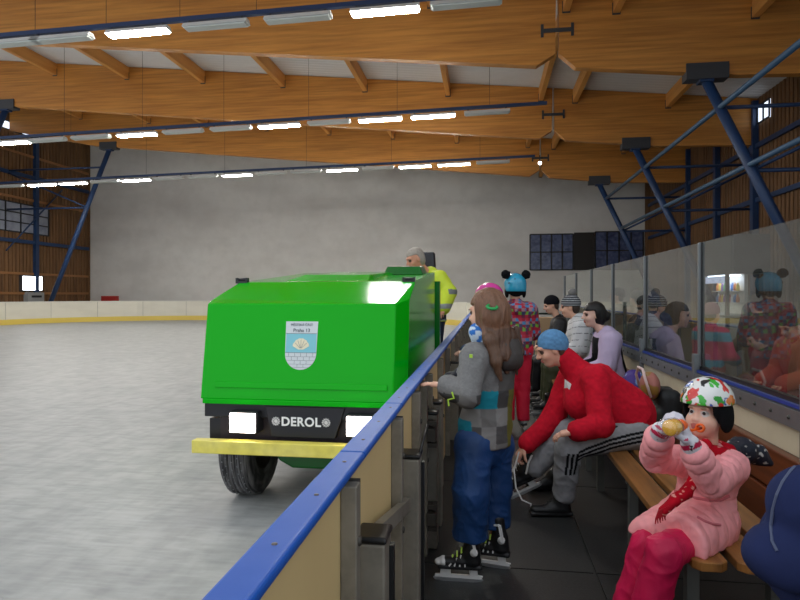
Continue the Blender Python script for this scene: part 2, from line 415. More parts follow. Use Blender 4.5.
protos = {0:None,1:None}
for nm,Y,a,b_,fx,ext in ROWS:
    A=PY(a[0]+ext,a[1]-(b_[1]-a[1])/(b_[0]-a[0])*(-ext)*-1 if False else a[1]+(b_[1]-a[1])/(b_[0]-a[0])*ext,Y); B=PY(b_[0],b_[1],Y)
    t = thing('light_rail', f'{nm} blue hanging rail that carries a row of lights', 'light rail', A)
    MB().bar(A,B,.1,.09).build('rail',M_rail,t)
    n=7
    for k in range(n):
        q=A.lerp(B,(k+.4)/n); MB().cyl((q.x,q.y,q.z),(q.x,q.y,roof_z(q.x)+.01),.006,6).build('hanging_wire',M_frame,t)
    sl=math.atan2(B.z-A.z,B.x-A.x)
    for i,(px,lit) in enumerate(fx):
        yl=a[1]+(b_[1]-a[1])*(px-a[0])/(b_[0]-a[0]); q=PY(px,yl,Y); f=(q.x-A.x)/(B.x-A.x); q=A.lerp(B,f)
        lab=f'{"lit" if lit else "unlit"} fluorescent batten, {ORD[i]} from left on the {nm} light rail'
        if protos[lit] is None: o=protos[lit]=batten(lit)
        else: o=copy_tree(protos[lit])
        tag(o,lab,'light','fluorescent battens on the hanging rails'); o.location=(q.x,q.y,q.z-.155); o.rotation_euler=(0,-sl,0)
# small round floodlight by the farthest beam joint
c=PY(540,163,28.9)
t=thing('floodlight','small white floodlight hanging by the farthest beam joint','lamp',c)
MB().lathe(c,(-.2,-1,-.3),[(.02,-.07),(.07,-.06),(.09,.05),(.085,.055)],14).build('shade',M_hous,t)
MB().lathe(c,(-.2,-1,-.3),[(.082,.045),(.001,.05)],14).build('bulb',mat('flood_bulb',(255,255,255),.4,emis=((255,255,255),6)),t)
MB().cyl(c,(c.x,29.05,c.z+.4),.02,6).build('bracket',M_darksteel,t)

# lamps of the rows over the near half of the hall (behind and above the viewer)
def row_lamp(Y, x0, x1, z, power):
    L=D.lights.new('row_lamp','AREA'); L.shape='RECTANGLE'; L.size=x1-x0; L.size_y=.25; L.energy=power; L.color=(1,.985,.95)
    o=D.objects.new('row_lamp',L); COL.objects.link(o); o.location=((x0+x1)/2,Y,z); return o
row_lamp(4.9,-20,-2.5,7.2,200); row_lamp(-2.0,-20,-2.5,7.2,200)
# ============================================================ near dasher boards
M_railcap = mat('blue_railcap',(26,84,172),.42,spec=.22,noise=(14,.3,(54,96,182)))
M_ply = mat('beige_ply',(226,198,142),.55,noise=((1,1,.4),.4,(196,166,112)))
M_galv = mat('galv_steel',(136,130,118),.5,metal=.2,noise=[(7,.5,(84,80,72)),(40,.3,(150,144,132))])
M_galvd = mat('galv_dark',(70,66,60),.55,metal=.2,noise=(9,.5,(46,44,40)))
M_rub = mat('black_rubber',(22,23,25),.35)
M_white_hdpe = mat('white_hdpe',(214,216,212),.4)
t = thing('dasher_boards','near rink boards with blue top rail, beige panels and galvanised posts','rink boards',(-.36,3,0))
seg=[-.2,1.69,2.47,3.6,5.4,7.4,9.4,11.4,13.4,15.4,17.4,19.4,21.4,23.4,25.4]
for a,b in zip(seg[:-1],seg[1:]):
    m=MB(); m.prism([(-.417,a+.003,1.05),(-.35,a+.003,1.05),(-.343,a+.003,1.045),(-.343,a+.003,1.032),(-.356,a+.003,1.018),(-.42,a+.003,1.01),(-.42,a+.003,1.045)],(0,b-a-.006,0))
    r=m.build('top_rail',M_railcap,t,bevel=.006)
    if b<6:
        for y in np.arange(a+.16 if a<0 else a+.14,b-.08,.27):
            q=MB().lathe((-.378,y,1.0502),(0,0,1),[(.006,0),(.0055,.0015),(.0,.0017)],10).build('screw',mat('screw_steel',(104,96,92),.4,metal=.4)); q.parent=r
for a,b in [(-.2,1.2)]+[(1.2+.9*k,2.1+.9*k) for k in range(14)]+[(13.8,25.4)]:
    MB().box(-.405,-.378,a,b,.02,1.0).build('board_panel',M_ply,t)
# ice-side white facing with yellow kick strip
MB().box(-.415,-.405,-.2,25.4,.2,1.0).build('facing',M_white_hdpe,t)
MB().box(-.42,-.405,-.2,25.4,.0,.2).build('kick_strip',MATS['yellow_strip'],t)
def slim(y, w=.05, d=.045):
    m=MB(); m.box(-.378,-.378+d,y,y+w,0,1.0); o=m.build('slim_post',M_galv,t,bevel=.004)
    n=MB(); n.box(-.378,-.378+d-.006,y+w,y+w+.025,0,1.0).build('web_plate',M_galvd,t)
    b=MB(); b.lathe((-.378+d,y+w/2,.55),(1,0,0),[(.013,0),(.013,.006),(.004,.008)],10); b.lathe((-.378+d,y+w/2,.85),(1,0,0),[(.013,0),(.013,.006),(.004,.008)],10)
    b.build('bolt',M_galvd,t)
for y in (.62,1.53,2.38,3.05,3.42,3.75,4.7,5.6,6.5,7.4,8.3,9.2,10.1,11,11.9,12.8): slim(y)
def stout(y, zt, lever=False):
    m=MB(); m.box(-.374,-.285,y,y+.112,0,zt); m.build('stout_post',M_galv,t,bevel=.008)
    c=MB(); c.box(-.378,-.28,y-.004,y+.116,zt,zt+.02); c.build('rubber_cap',M_rub,t,bevel=.008)
    if y<3: MB().box(-.285,-.272,y+.07,y+.1,.1,zt-.03).build('side_plate',M_rub,t)
    return
stout(1.69,.785); stout(2.57,.79); stout(3.53,.79); stout(3.88,.79); stout(6.2,.79)
# stay between first stout post and the tall one behind it, lever, hinges
MB().bar((-.335,1.84,.76),(-.335,2.57,.60),.03,.05).build('stay_bar',M_galv,t)
MB().tube([(-.29,2.62,.80),(-.283,2.65,.83),(-.268,2.75,.9)],[.008,.007,.009],8).build('latch_lever',M_rub,t)
for z in (.70,.22):
    h=MB(); h.box(-.335,-.285,3.40,3.53,z-.035,z+.035); h.cyl((-.30,3.46,z-.08),(-.30,3.46,z+.08),.014,10); h.box(-.335,-.28,3.43,3.5,z+.05,z+.075); h.box(-.335,-.28,3.43,3.5,z-.075,z-.05)
    h.build('gate_hinge',M_galvd,t)

# ============================================================ glass barrier beside the bench
GX=1.63
M_glass=glass_mat('barrier_glass',(214,220,216),.0,.035)
M_alu=mat('aluminium',(126,130,132),.4,metal=.5,noise=(12,.3,(110,112,114)))
M_dado=mat('brown_plank',(112,58,30),.4,spec=.4,wood=((2,1.2,30),(66,34,20),.6))
M_cream=mat('cream_strip',(206,196,170),.5,noise=(4,.4,(176,164,138)))
M_blueband=mat('blue_band',(30,62,146),.35)
M_gasket=mat('black_gasket',(14,15,17),.4)
t=thing('glass_barrier','tall glass screen on brown boarded base behind the bench','barrier',(GX,6,0))
posts=[1.66+1.6*k for k in range(8)]
y0,y1=.2,posts[-1]
for a,b in zip([.06]+posts[:-1],posts):
    MB().box(GX-.006,GX+.006,a+.03,b-.03,.955,1.9).build('pane',M_glass,t)
    fr=MB(); fr.box(GX-.01,GX+.01,a+.012,a+.032,.955,1.9); fr.box(GX-.01,GX+.01,b-.032,b-.012,.955,1.9); fr.build('edge_gasket',M_gasket,t)
for y in posts:
    m=MB(); m.box(GX-.028,GX+.014,y-.014,y+.014,.55,1.9); m.build('post',M_alu,t,bevel=.004)
    m=MB(); m.box(GX-.066,GX-.028,y-.025,y+.025,.62,1.05); m.build('post_clamp',M_alu,t,bevel=.004)
MB().box(GX-.02,GX+.02,y0,y1,.93,.957).build('gasket_strip',M_gasket,t)
MB().box(GX-.045,GX+.02,y0,y1,.912,.93).build('blue_band',M_blueband,t)
m=MB(); m.box(GX-.06,GX+.02,y0,y1,.81,.905); m.build('channel',M_alu,t)
b=MB()
for y in np.arange(.4,y1,.2): b.lathe((GX-.06,y,.86),(-1,0,0),[(.011,0),(.011,.006),(.003,.009)],8)
b.build('bolt',M_galvd,t)
MB().box(GX-.03,GX+.02,y0,y1,.66,.81).build('cream_strip',M_cream,t)
for za,zb_ in ((.44,.66),(.2,.42),(.0,.18)):
    MB().box(GX-.07 if zb_<.2 else GX-.085,GX-.03,y0,y1,za,zb_).build('plank',M_dado,t,bevel=.008)
MB().box(GX-.03,GX+.01,y0,y1,0,.66).build('backing',M_galvd,t)

# ============================================================ benches
M_bench=mat('varnished_plank',(160,108,56),.38,spec=.4,wood=((30,1.6,6),(98,62,30),.75),noise=(3.2,.5,(110,78,44)))
M_leg=mat('bench_steel',(104,106,102),.5,metal=.2,noise=(9,.4,(70,72,70)))
def bench(ya,yb,label):
    t=thing('bench',label,'bench',(1.05,(ya+yb)/2,0),'slatted benches along the glass')
    for x0,x1 in ((.81,.945),(.98,1.11),(1.145,1.275)):
        c=.03; y_=ya+(x0-.81)*-.1
        m=MB(); m.prism([(x0+c,ya,.412),(x0,ya+c,.412),(x0,yb-c,.412),(x0+c,yb,.412),(x1-c,yb,.412),(x1,yb-c,.412),(x1,ya+c,.412),(x1-c,ya,.412)],(0,0,.038))
        m.build('plank',M_bench,t,bevel=.005)
    n=max(2,int((yb-ya)/1.1)+1)
    for k in range(n):
        y=ya+.22+(yb-ya-.44)*k/(n-1)
        m=MB(); m.box(.83,1.25,y-.02,y+.02,.372,.412); m.build('cross_bar',M_leg,t)
        for x in (.87,1.2): MB().box(x-.025,x+.025,y-.025,y+.025,0,.372).build('leg',M_leg,t)
    return t
bench(2.5,5.0,'slatted wooden bench nearest the viewer, where the child in pink sits')
bench(5.1,7.7,'slatted wooden bench behind the man in the red fleece')
bench(7.8,10.4,'slatted wooden bench farthest along the glass screen')

# ============================================================ behind the glass
M_kw=mat('kiosk_white',(206,206,204),.5); M_kd=mat('kiosk_dark',(40,42,44),.4,noise=(4,.5,(66,68,70)))
KX=6.9; ka,kb=17.9,20.6
t=thing('snack_kiosk','lit snack kiosk with dark header board seen through the glass','kiosk',(KX,19.2,0))
MB().box(KX,KX+.9,ka+.7,kb,0,.95).build('counter',M_kw,t,bevel=.02)
MB().box(KX+.5,KX+.6,ka+.7,kb,.95,2.1).build('back_panel',mat('kiosk_lit',(230,226,220),.6),t)
MB().box(KX-.06,KX+.9,ka,kb,2.1,3.2).build('header_board',M_kd,t,bevel=.02)
MB().box(KX-.08,KX-.06,ka+.1,kb-.1,2.2,3.1).build('header_panel',M_kd,t)
for z in (1.25,1.6): MB().box(KX+.3,KX+.5,ka+.75,kb-.05,z,z+.03).build('shelf',M_kw,t)
MB().box(KX,KX+.1,ka+.7,ka+.78,0.0,2.1).box(KX,KX+.1,kb-.08,kb,.95,2.1).build('corner_post',M_kd,t)
MB().box(KX+.12,KX+.45,ka+.8,kb-.2,2.06,2.095).build('lamp_strip',mat('kiosk_lamp',(255,255,255),.4,emis=((225,232,255),9)),t)
m=MB()
MB().box(KX+.02,KX+.05,ka+.8,kb-.3,1.86,2.06).build('menu_panel',mat('menu_lit',(200,205,235),.4,emis=((190,196,235),1.1),noise=(9,.8,(90,90,140))),t)
cols=[(196,60,50),(60,120,190),(230,200,70),(80,150,80),(220,220,220),(210,120,60),(120,70,140)]
proto=None; k=0
for z,lv in ((1.28,'lower'),(1.63,'upper')):
    for i in range(9):
        y=ka+.9+i*.19; c=cols[(i*3+int(z*10))%7]
        mm=mat(f'bottle_{(i*3+int(z*10))%7}',c,.3)
        m=MB(); m.lathe((KX+.4,y,z),(0,0,1),[(.0,0),(.05,0),(.052,.02),(.052,.15),(.02,.2),(.02,.24),(0,.24)],10)
        o=m.build('bottle',mm); tag(o,f'small bottle, {ORD[i]} along the {lv} kiosk shelf','bottle','bottles on the kiosk shelves')
# second rail and bench for those behind the glass
M_railg=mat('dark_green_rail',(24,44,38),.4)
def fence(x,ya,yb,label,z=1.5):
    t=thing('guard_rail',label,'railing',(x,ya,0))
    for y in np.arange(ya,yb+.01,(yb-ya)/3): MB().box(x-.03,x+.03,y-.03,y+.03,0,z).build('post',M_railg,t)
    for zz in (z-.35,z*.45): MB().tube([(x,ya,zz),(x,yb,zz)],.02,8).build('rail',M_railg,t)
fence(3.85,6.0,11.2,'dark green railing standing behind the glass screen',1.5)
t=thing('guard_rail','low dark railing across the far end of the walkway','railing',(.4,13.2,0))
for x in (.35,.95,1.5): MB().box(x-.03,x+.03,13.17,13.23,0,1.35 if x<.5 else 1.2).build('post',M_railg,t)
for zz in (1.1,.55): MB().tube([(.35,13.2,zz),(1.5,13.2,zz)],.02,8).build('rail',M_railg,t)
o=MB().box(1.0,1.4,12.2,12.6,0,1.05).build('cardboard_box',mat('cardboard',(168,138,104),.8)); tag(o,'tall tan box at the far end of the walkway','box')
t=thing('bench','long brown bench behind the glass screen','bench',(3.0,4.5,0))
MB().box(2.75,3.2,2.6,9.5,.41,.45).build('seat',M_dado,t)
for y in (2.9,5.5,8,9.3):
    MB().box(2.8,3.15,y-.03,y+.03,0,.41).build('leg',M_leg,t)
# ============================================================ ice resurfacer
M_green=mat('green_paint',(0,170,12),.12,spec=.2,coat=.05,noise=(2,.12,(0,156,16)))
M_greend=mat('green_paint_deep',(0,92,20),.25,coat=.1)
M_black=mat('black_metal',(26,26,32),.35)
M_yel=mat('yellow_bar',(232,218,96),.45,noise=[((3,3,9),.35,(236,226,150)),((14,14,14),.25,(150,130,60))])
M_tyre=mat('tyre',(30,30,33),.7,noise=((90,5,5),.55,(160,158,160)))
M_lamp=mat('headlamp',(255,255,255),.3,emis=((255,236,228),14))
M_lightmark=mat('white_mark',(236,236,236),.5)
MX0,MX1=-1.95,-.53
T=thing('ice_resurfacer','bright green ice resurfacing machine with lit headlamps by the rail','ice resurfacer',(-1.24,5.5,0))
zf0,yf0=.785,3.90; zf1,yf1=1.44,4.01; zh,yh=1.60,4.52; zr,yr=1.735,6.25; c=.075
# hood shell, every facet from its own corners (front face, chamfers, sloping hood, deck, sides)
def L(x,y,z): return (x,y,z)
V=[L(MX0+.0,yf0,zf0),L(MX1-c,yf0,zf0),L(MX1-c,yf1,zf1),L(MX0+.0,yf1,zf1),        #0-3 face
   L(MX1,yf0+.16,zf0),L(MX1,yf1+.16,zf1+.03),                                        #4,5 right chamfer
   L(MX0-.02,yf0+.12,zf0),L(MX0-.02,yf1+.12,zf1+.03),                                         #6,7 left chamfer
   L(MX0+.02,yh,zh),L(MX1,yh,zh+.005),                                               #8,9 hood back
   L(MX0+.02,yr,zr),L(MX1,yr,zr),L(MX1,yr,.72),L(MX0,yr,.72),                        #10-13 rear
   L(MX1,yf0+.16,.74),L(MX0,yf0+.12,.74)]
Fc=[(0,1,2,3),(1,4,5,2),(6,0,3,7),(3,2,5,9,8,7),(8,9,11,10),(4,14,12,11,9,5),(6,7,8,10,13,15),(10,11,12,13),(0,6,15,14,4,1),(15,13,12,14)]
hood=MB().add(V,Fc).build('hood',M_green,T,bevel=.008)
# folded lower lip of the face
m=MB(); m.box(MX0+.02,MX1-c+.01,yf0-.012,yf0+.03,zf0-.03,zf0+.004); m.build('lower_lip',M_green,T,bevel=.005)
# pressed band along the bottom of the face
def face(x,z,off=.0):   # point on the front face
    f=(z-zf0)/(zf1-zf0); return Vector((x, yf0+(yf1-yf0)*f-off, z))
m=MB()
m.prism([face(MX0+.1,.865),face(MX1-c-.04,.865),face(MX1-c-.04,.905),face(MX0+.1,.905)],(0,-.012,0)); m.build('pressed_band',M_green,T,bevel=.005)
# deck hatch
m=MB(); x0,x1=-1.62,-.92; z4=lambda y: zh+(zr-zh)*(y-yh)/(yr-yh)
m.hexa([(x0,yh+.06,z4(yh+.06)-.01),(x1,yh+.06,z4(yh+.06)-.01),(x1+.05,6.1,z4(6.1)-.01),(x0-.02,6.1,z4(6.1)-.01),
        (x0+.12,yh+.34,z4(yh+.3)+.045),(x1-.02,yh+.34,z4(yh+.3)+.045),(x1,5.85,z4(5.8)+.03),(x0+.12,5.85,z4(5.8)+.03)])
m.build('hatch',M_green,T,bevel=.006)
for x in (MX0+.04,MX1-.05):
    m=MB(); m.box(x-.045,x+.045,yh-.02,yh+.03,zh-.01,zh+.012); m.cyl((x-.04,yh+.01,zh+.022),(x+.04,yh+.01,zh+.022),.012,10); m.box(x-.05,x-.03,yh-.01,yh+.02,zh-.01,zh+.035); m.box(x+.03,x+.05,yh-.01,yh+.02,zh-.01,zh+.035)
    m.build('hood_latch',M_black,T)
# control console behind the deck
m=MB(); m.hexa([(-.99,5.75,1.70),(-.60,5.75,1.70),(-.60,6.2,1.72),(-.99,6.2,1.72),(-.96,5.82,1.78),(-.64,5.82,1.78),(-.64,6.2,1.80),(-.96,6.2,1.80)])
m.build('console',M_greend,T,bevel=.008)
# rear frame post, rear deck, seat
MB().box(MX1-.03,MX1+.03,6.55,6.66,.35,1.65).build('frame_post',M_greend,T)
MB().box(MX0+.05,-.92,6.25,7.9,.35,.62).build('rear_body',M_greend,T,bevel=.02)
MB().box(-.92,MX1-.02,6.25,7.9,.24,.35).build('driver_step',M_black,T,bevel=.01)
MB().box(MX0+.1,MX1-.1,7.9,8.5,.12,.5).build('conditioner',M_black,T,bevel=.02)
m=MB(); m.box(-1.02,-.62,7.35,7.8,.9,1.02); s=m.build('seat',M_black,T,bevel=.04)
m=MB(); m.hexa([(-.98,7.78,1.0),(-.6,7.78,1.0),(-.6,7.88,1.0),(-.98,7.88,1.0),(-.88,7.86,2.07),(-.68,7.86,2.07),(-.66,7.95,2.07),(-.9,7.95,2.07)]); q=m.build('backrest',M_black,T,bevel=.03)
MB().box(-.9,-.74,7.5,7.66,.6,.92).build('seat_stem',M_black,T)
MB().lathe((-.95,6.62,1.45),(0,.5,.85),[(.17,-.012),(.185,0),(.17,.012),(.155,0),(.17,-.012)],20).build('steering_wheel',M_black,T)
MB().tube([(-.95,6.5,1.2),(-.95,6.62,1.45)],.025,8).build('steering_column',M_black,T)
# chassis, bumper beam, name plate, lamps
MB().box(MX0+.04,MX1-.06,3.96,6.4,.45,.64).build('chassis',M_black,T)
MB().box(MX0+.02,MX1-.06,yf0+.02,yf0+.2,.66,.765).build('bumper_beam',M_black,T,bevel=.006)
m=MB(); yp=yf0+.008
m.prism([(-1.49,yp,.745),(-.93,yp,.745),(-1.0,yp,.535),(-1.44,yp,.535)],(0,.05,0)); m.build('name_board',M_black,T,bevel=.006)
MB().box(MX0+.12,MX1-.12,yp+.05,yp+.1,.5,.7).build('front_plate',mat('bumper_plum',(44,32,38),.4),T)
text('DEROL',.083,M_lightmark,T,'lettering',(-1.235,yp-.002,.642),(1,0,0),(0,0,1),.001,spacing=1.08,bold=.0025)
def snow(x):
    m=MB()
    for k in range(6):
        a=math.pi*k/6; d=Vector((math.cos(a),0,math.sin(a)))*.031; cc=Vector((x,yp-.002,.645)); m.bar(cc-d,cc+d,.003,.006,(0,1,0))
        for s in (-1,1):
            e=cc+d*.72*s; n2=Vector((-d.z,0,d.x))*.28; m.bar(e-n2,e+n2,.003,.005,(0,1,0))
    m.lathe((x,yp,.645),(0,-1,0),[(.01,0),(.01,.003),(0,.003)],10)
    m.build('snowflake_mark',M_lightmark,T)
snow(-1.41); snow(-1.06)
for x in (-1.62,-.815):
    lb=MB().box(x-.1,x+.1,yp-.06,yp+.06,.565,.715).build('headlamp',M_black,T,bevel=.01)
    q=MB().box(x-.09,x+.09,yp-.075,yp-.06,.575,.705).build('lens',M_lamp,bevel=.006); q.parent=lb
MB().box(-1.965,MX1+.0,3.80,3.88,.435,.522).build('crash_bar',M_yel,T,bevel=.006)
for x in (-1.5,-.95): MB().box(x-.03,x+.03,3.88,4.0,.44,.5).build('bar_bracket',M_black,T)
m=MB(); m.prism([(-1.52,4.1,.45),(-.62,4.1,.45),(-.66,4.1,.33),(-.78,4.1,.27),(-1.36,4.1,.27),(-1.46,4.1,.32)],(0,1.9,0)); m.build('belly_tank',M_greend,T,bevel=.02)
def wheel(x,y,side,nm):
    r=.385; w=MB(); w.lathe((x,y,r),(1,0,0),[(.2,-.1),(.3,-.11),(.36,-.105),(r,-.085),(r,-.03),(r-.008,-.028),(r-.008,-.018),(r,-.016),(r,.016),(r-.008,.018),(r-.008,.028),(r,.03),(r,.085),(.36,.105),(.3,.11),(.2,.1)],44)
    o=w.build('wheel',M_tyre,T)
    q=MB(); q.lathe((x,y,r),(side,0,0),[(.2,.1),(.2,.06),(.14,.04),(.1,.07),(.06,.09),(0,.09)],28)
    q.lathe((x,y,r),(-side,0,0),[(.2,.1),(.2,.06),(.14,.02),(.1,.03),(0,.03)],28)
    q=q.build('rim',M_galvd); q.parent=o
    s=MB()
    for k in range(40):
        for j,dx in enumerate((-.07,-.042,0.0,.042,.07)):
            a=2*math.pi*(k+.5*(j%2))/40; d=Vector((0,math.cos(a),math.sin(a))); cc=Vector((x+dx,y,r))+d*(r-.002)
            s.tube([cc,cc+d*.006],[.006,.004],5)
    s=s.build('tread_stud',M_alu); s.parent=o; s['kind']='stuff'
wheel(-1.77,4.38,-1,'l'); wheel(-.72,4.38,1,'r'); wheel(-1.77,7.1,-1,'l'); wheel(-.72,7.1,1,'r')
# ---- shield emblem on the face
sx0,sx1=PY(286,322,3.97).x,PY(317,322,3.97).x; xm=(sx0+sx1)/2; hw=(sx1-sx0)/2; zt=1.318; zbm=.992
def fp(x,z,off=.002): return face(x,z,off)
fn=Vector((0,-(zf1-zf0),(yf1-yf0))).normalized(); fu=Vector((0,yf1-yf0,zf1-zf0)).normalized()
arc=[(xm+hw*math.cos(a),1.10+ (1.10-zbm)*math.sin(a)) for a in [-math.pi*k/14 for k in range(15)]]
poly=[(xm-hw-.004,zt),(xm+hw+.004,zt)]+arc
sh=MB().prism([fp(x,z,.001) for x,z in poly],fn*.002).build('shield_emblem',mat('shield_white',(208,214,216),.4),T)
def sub(mb,nm,mt): o=mb.build(nm,mt); o.parent=sh; o.location=(0,0,0); return o
M_teal=mat('emblem_teal',(126,196,208),.4); M_shell=mat('shell_cream',(232,222,190),.5); M_line=mat('emblem_line',(58,72,84),.5)
sub(MB().prism([fp(x,z,.003) for x,z in [(xm-hw+.003,1.235),(xm+hw-.003,1.235),(xm+hw-.003,1.108),(xm-hw+.003,1.108)]],fn*.001),'blue_field',M_teal)
m=MB(); sc=[]; zc=1.128
for k in range(13):
    a=math.radians(18+144*k/12); r=.058*(1+.05*(k%2)); sc.append((xm+r*1.05*math.cos(a),zc+r*1.28*math.sin(a)))
sc=[(xm+.018,zc)]+sc+[(xm-.018,zc)]
m.prism([fp(x,z,.004) for x,z in sc],fn*.002); sub(m,'shell',M_shell)
m=MB()
for k in range(1,6):
    a=math.radians(18+144*k/6); m.bar(fp(xm+.006*math.cos(a),zc+.01,.0065),fp(xm+.055*math.cos(a),zc+.066*math.sin(a),.0065),.002,.001,(0,1,0))
m.bar(fp(xm-hw,1.236,.004),fp(xm+hw,1.236,.004),.003,.002,(0,1,0)); m.bar(fp(xm-hw,1.107,.004),fp(xm+hw,1.107,.004),.003,.002,(0,1,0))
for i,z in enumerate((1.08,1.055,1.03,1.008)):
    w=hw*math.sqrt(max(0,1-((1.10-z)/(1.10-zbm))**2)); m.bar(fp(xm-w,z,.004),fp(xm+w,z,.004),.0018,.001,(0,1,0))
    for k in range(-2,3):
        x=xm+(k+.5*(i%2))*.042
        if abs(x-xm)<w-.005: m.bar(fp(x,z,.004),fp(x,z+.024,.004),.0018,.001,(0,1,0))
sub(m,'line_drawing',mat('emblem_grey',(120,130,136),.5))
def ttext(s,size,z):
    o=text(s,size,M_line,None,'emblem_lettering',fp(xm,z,.005),(1,0,0),fu,.0006); o.parent=sh; return o
ttext('MĚSTSKÁ ČÁST',.0225,1.295); ttext('Praha 13',.034,1.257)
# parent pieces keep world coordinates (the shield's own offset sits on its parent)
# ============================================================ body modelling: blended volumes turned into one skin
def A(v): return np.array(v, dtype=np.float32)
def nrm(v): v=A(v); return v/np.linalg.norm(v)
def vnoise(P, f, seed=0):
    P=np.asarray(P,dtype=np.float64)*f+seed*17.31; i=np.floor(P).astype(np.int64); t=P-i; t=t*t*(3-2*t)
    def h(ix,iy,iz):
        n=(ix*374761393+iy*668265263+iz*2147483647+seed*144665)&0x7fffffff; n=((n^(n>>13))*1274126177)&0x7fffffff
        return ((n^(n>>16))&0xffff)/65535.0
    out=0
    for a in (0,1):
        for b in (0,1):
            for c in (0,1):
                w=(t[:,0] if a else 1-t[:,0])*(t[:,1] if b else 1-t[:,1])*(t[:,2] if c else 1-t[:,2])
                out=out+w*h(i[:,0]+a,i[:,1]+b,i[:,2]+c)
    return out
def surfnets(f, lo, res):
    s=f<0; cnt=np.zeros(tuple(n-1 for n in f.shape),np.uint8); nx,ny,nz=f.shape
    cor=[(a,b,c) for a in (0,1) for b in (0,1) for c in (0,1)]
    for a,b,c in cor: cnt+=s[a:nx-1+a,b:ny-1+b,c:nz-1+c]
    act=(cnt>0)&(cnt<8); idx=np.argwhere(act)
    pos=np.zeros((len(idx),3)); n=np.zeros(len(idx)); vals={}
    for q in cor: vals[q]=f[idx[:,0]+q[0],idx[:,1]+q[1],idx[:,2]+q[2]]
    for p in cor:
        for ax in range(3):
            if p[ax]==0:
                q=list(p); q[ax]=1; q=tuple(q); fa,fb=vals[p],vals[q]; m=(fa<0)!=(fb<0)
                t=np.where(m,fa/np.where(m,fa-fb,1),0)
                for d in range(3): pos[:,d]+=np.where(m,p[d]+(t if d==ax else 0),0)
                n+=m
    v=lo+(idx+pos/n[:,None])*res
    ids=np.full(act.shape,-1,np.int32); ids[act]=np.arange(len(idx))
    faces=[]
    for ax in range(3):
        sl0=[slice(1,-1)]*3; sl1=[slice(1,-1)]*3; sl0[ax]=slice(0,-1); sl1[ax]=slice(1,None)
        a=s[tuple(sl0)]; b=s[tuple(sl1)]; e=np.argwhere(a!=b); fl=a[a!=b]
        off=np.array([1,1,1]); off[ax]=0; e=e+off
        u,w=(ax+1)%3,(ax+2)%3
        def cell(du,dw):
            c=e.copy(); c[:,u]+=du; c[:,w]+=dw; return ids[c[:,0],c[:,1],c[:,2]]
        q=np.stack([cell(-1,-1),cell(0,-1),cell(0,0),cell(-1,0)],1); q[~fl]=q[~fl][:,::-1]
        faces.append(q)
    F=np.concatenate(faces); return v, F[(F>=0).all(1)]
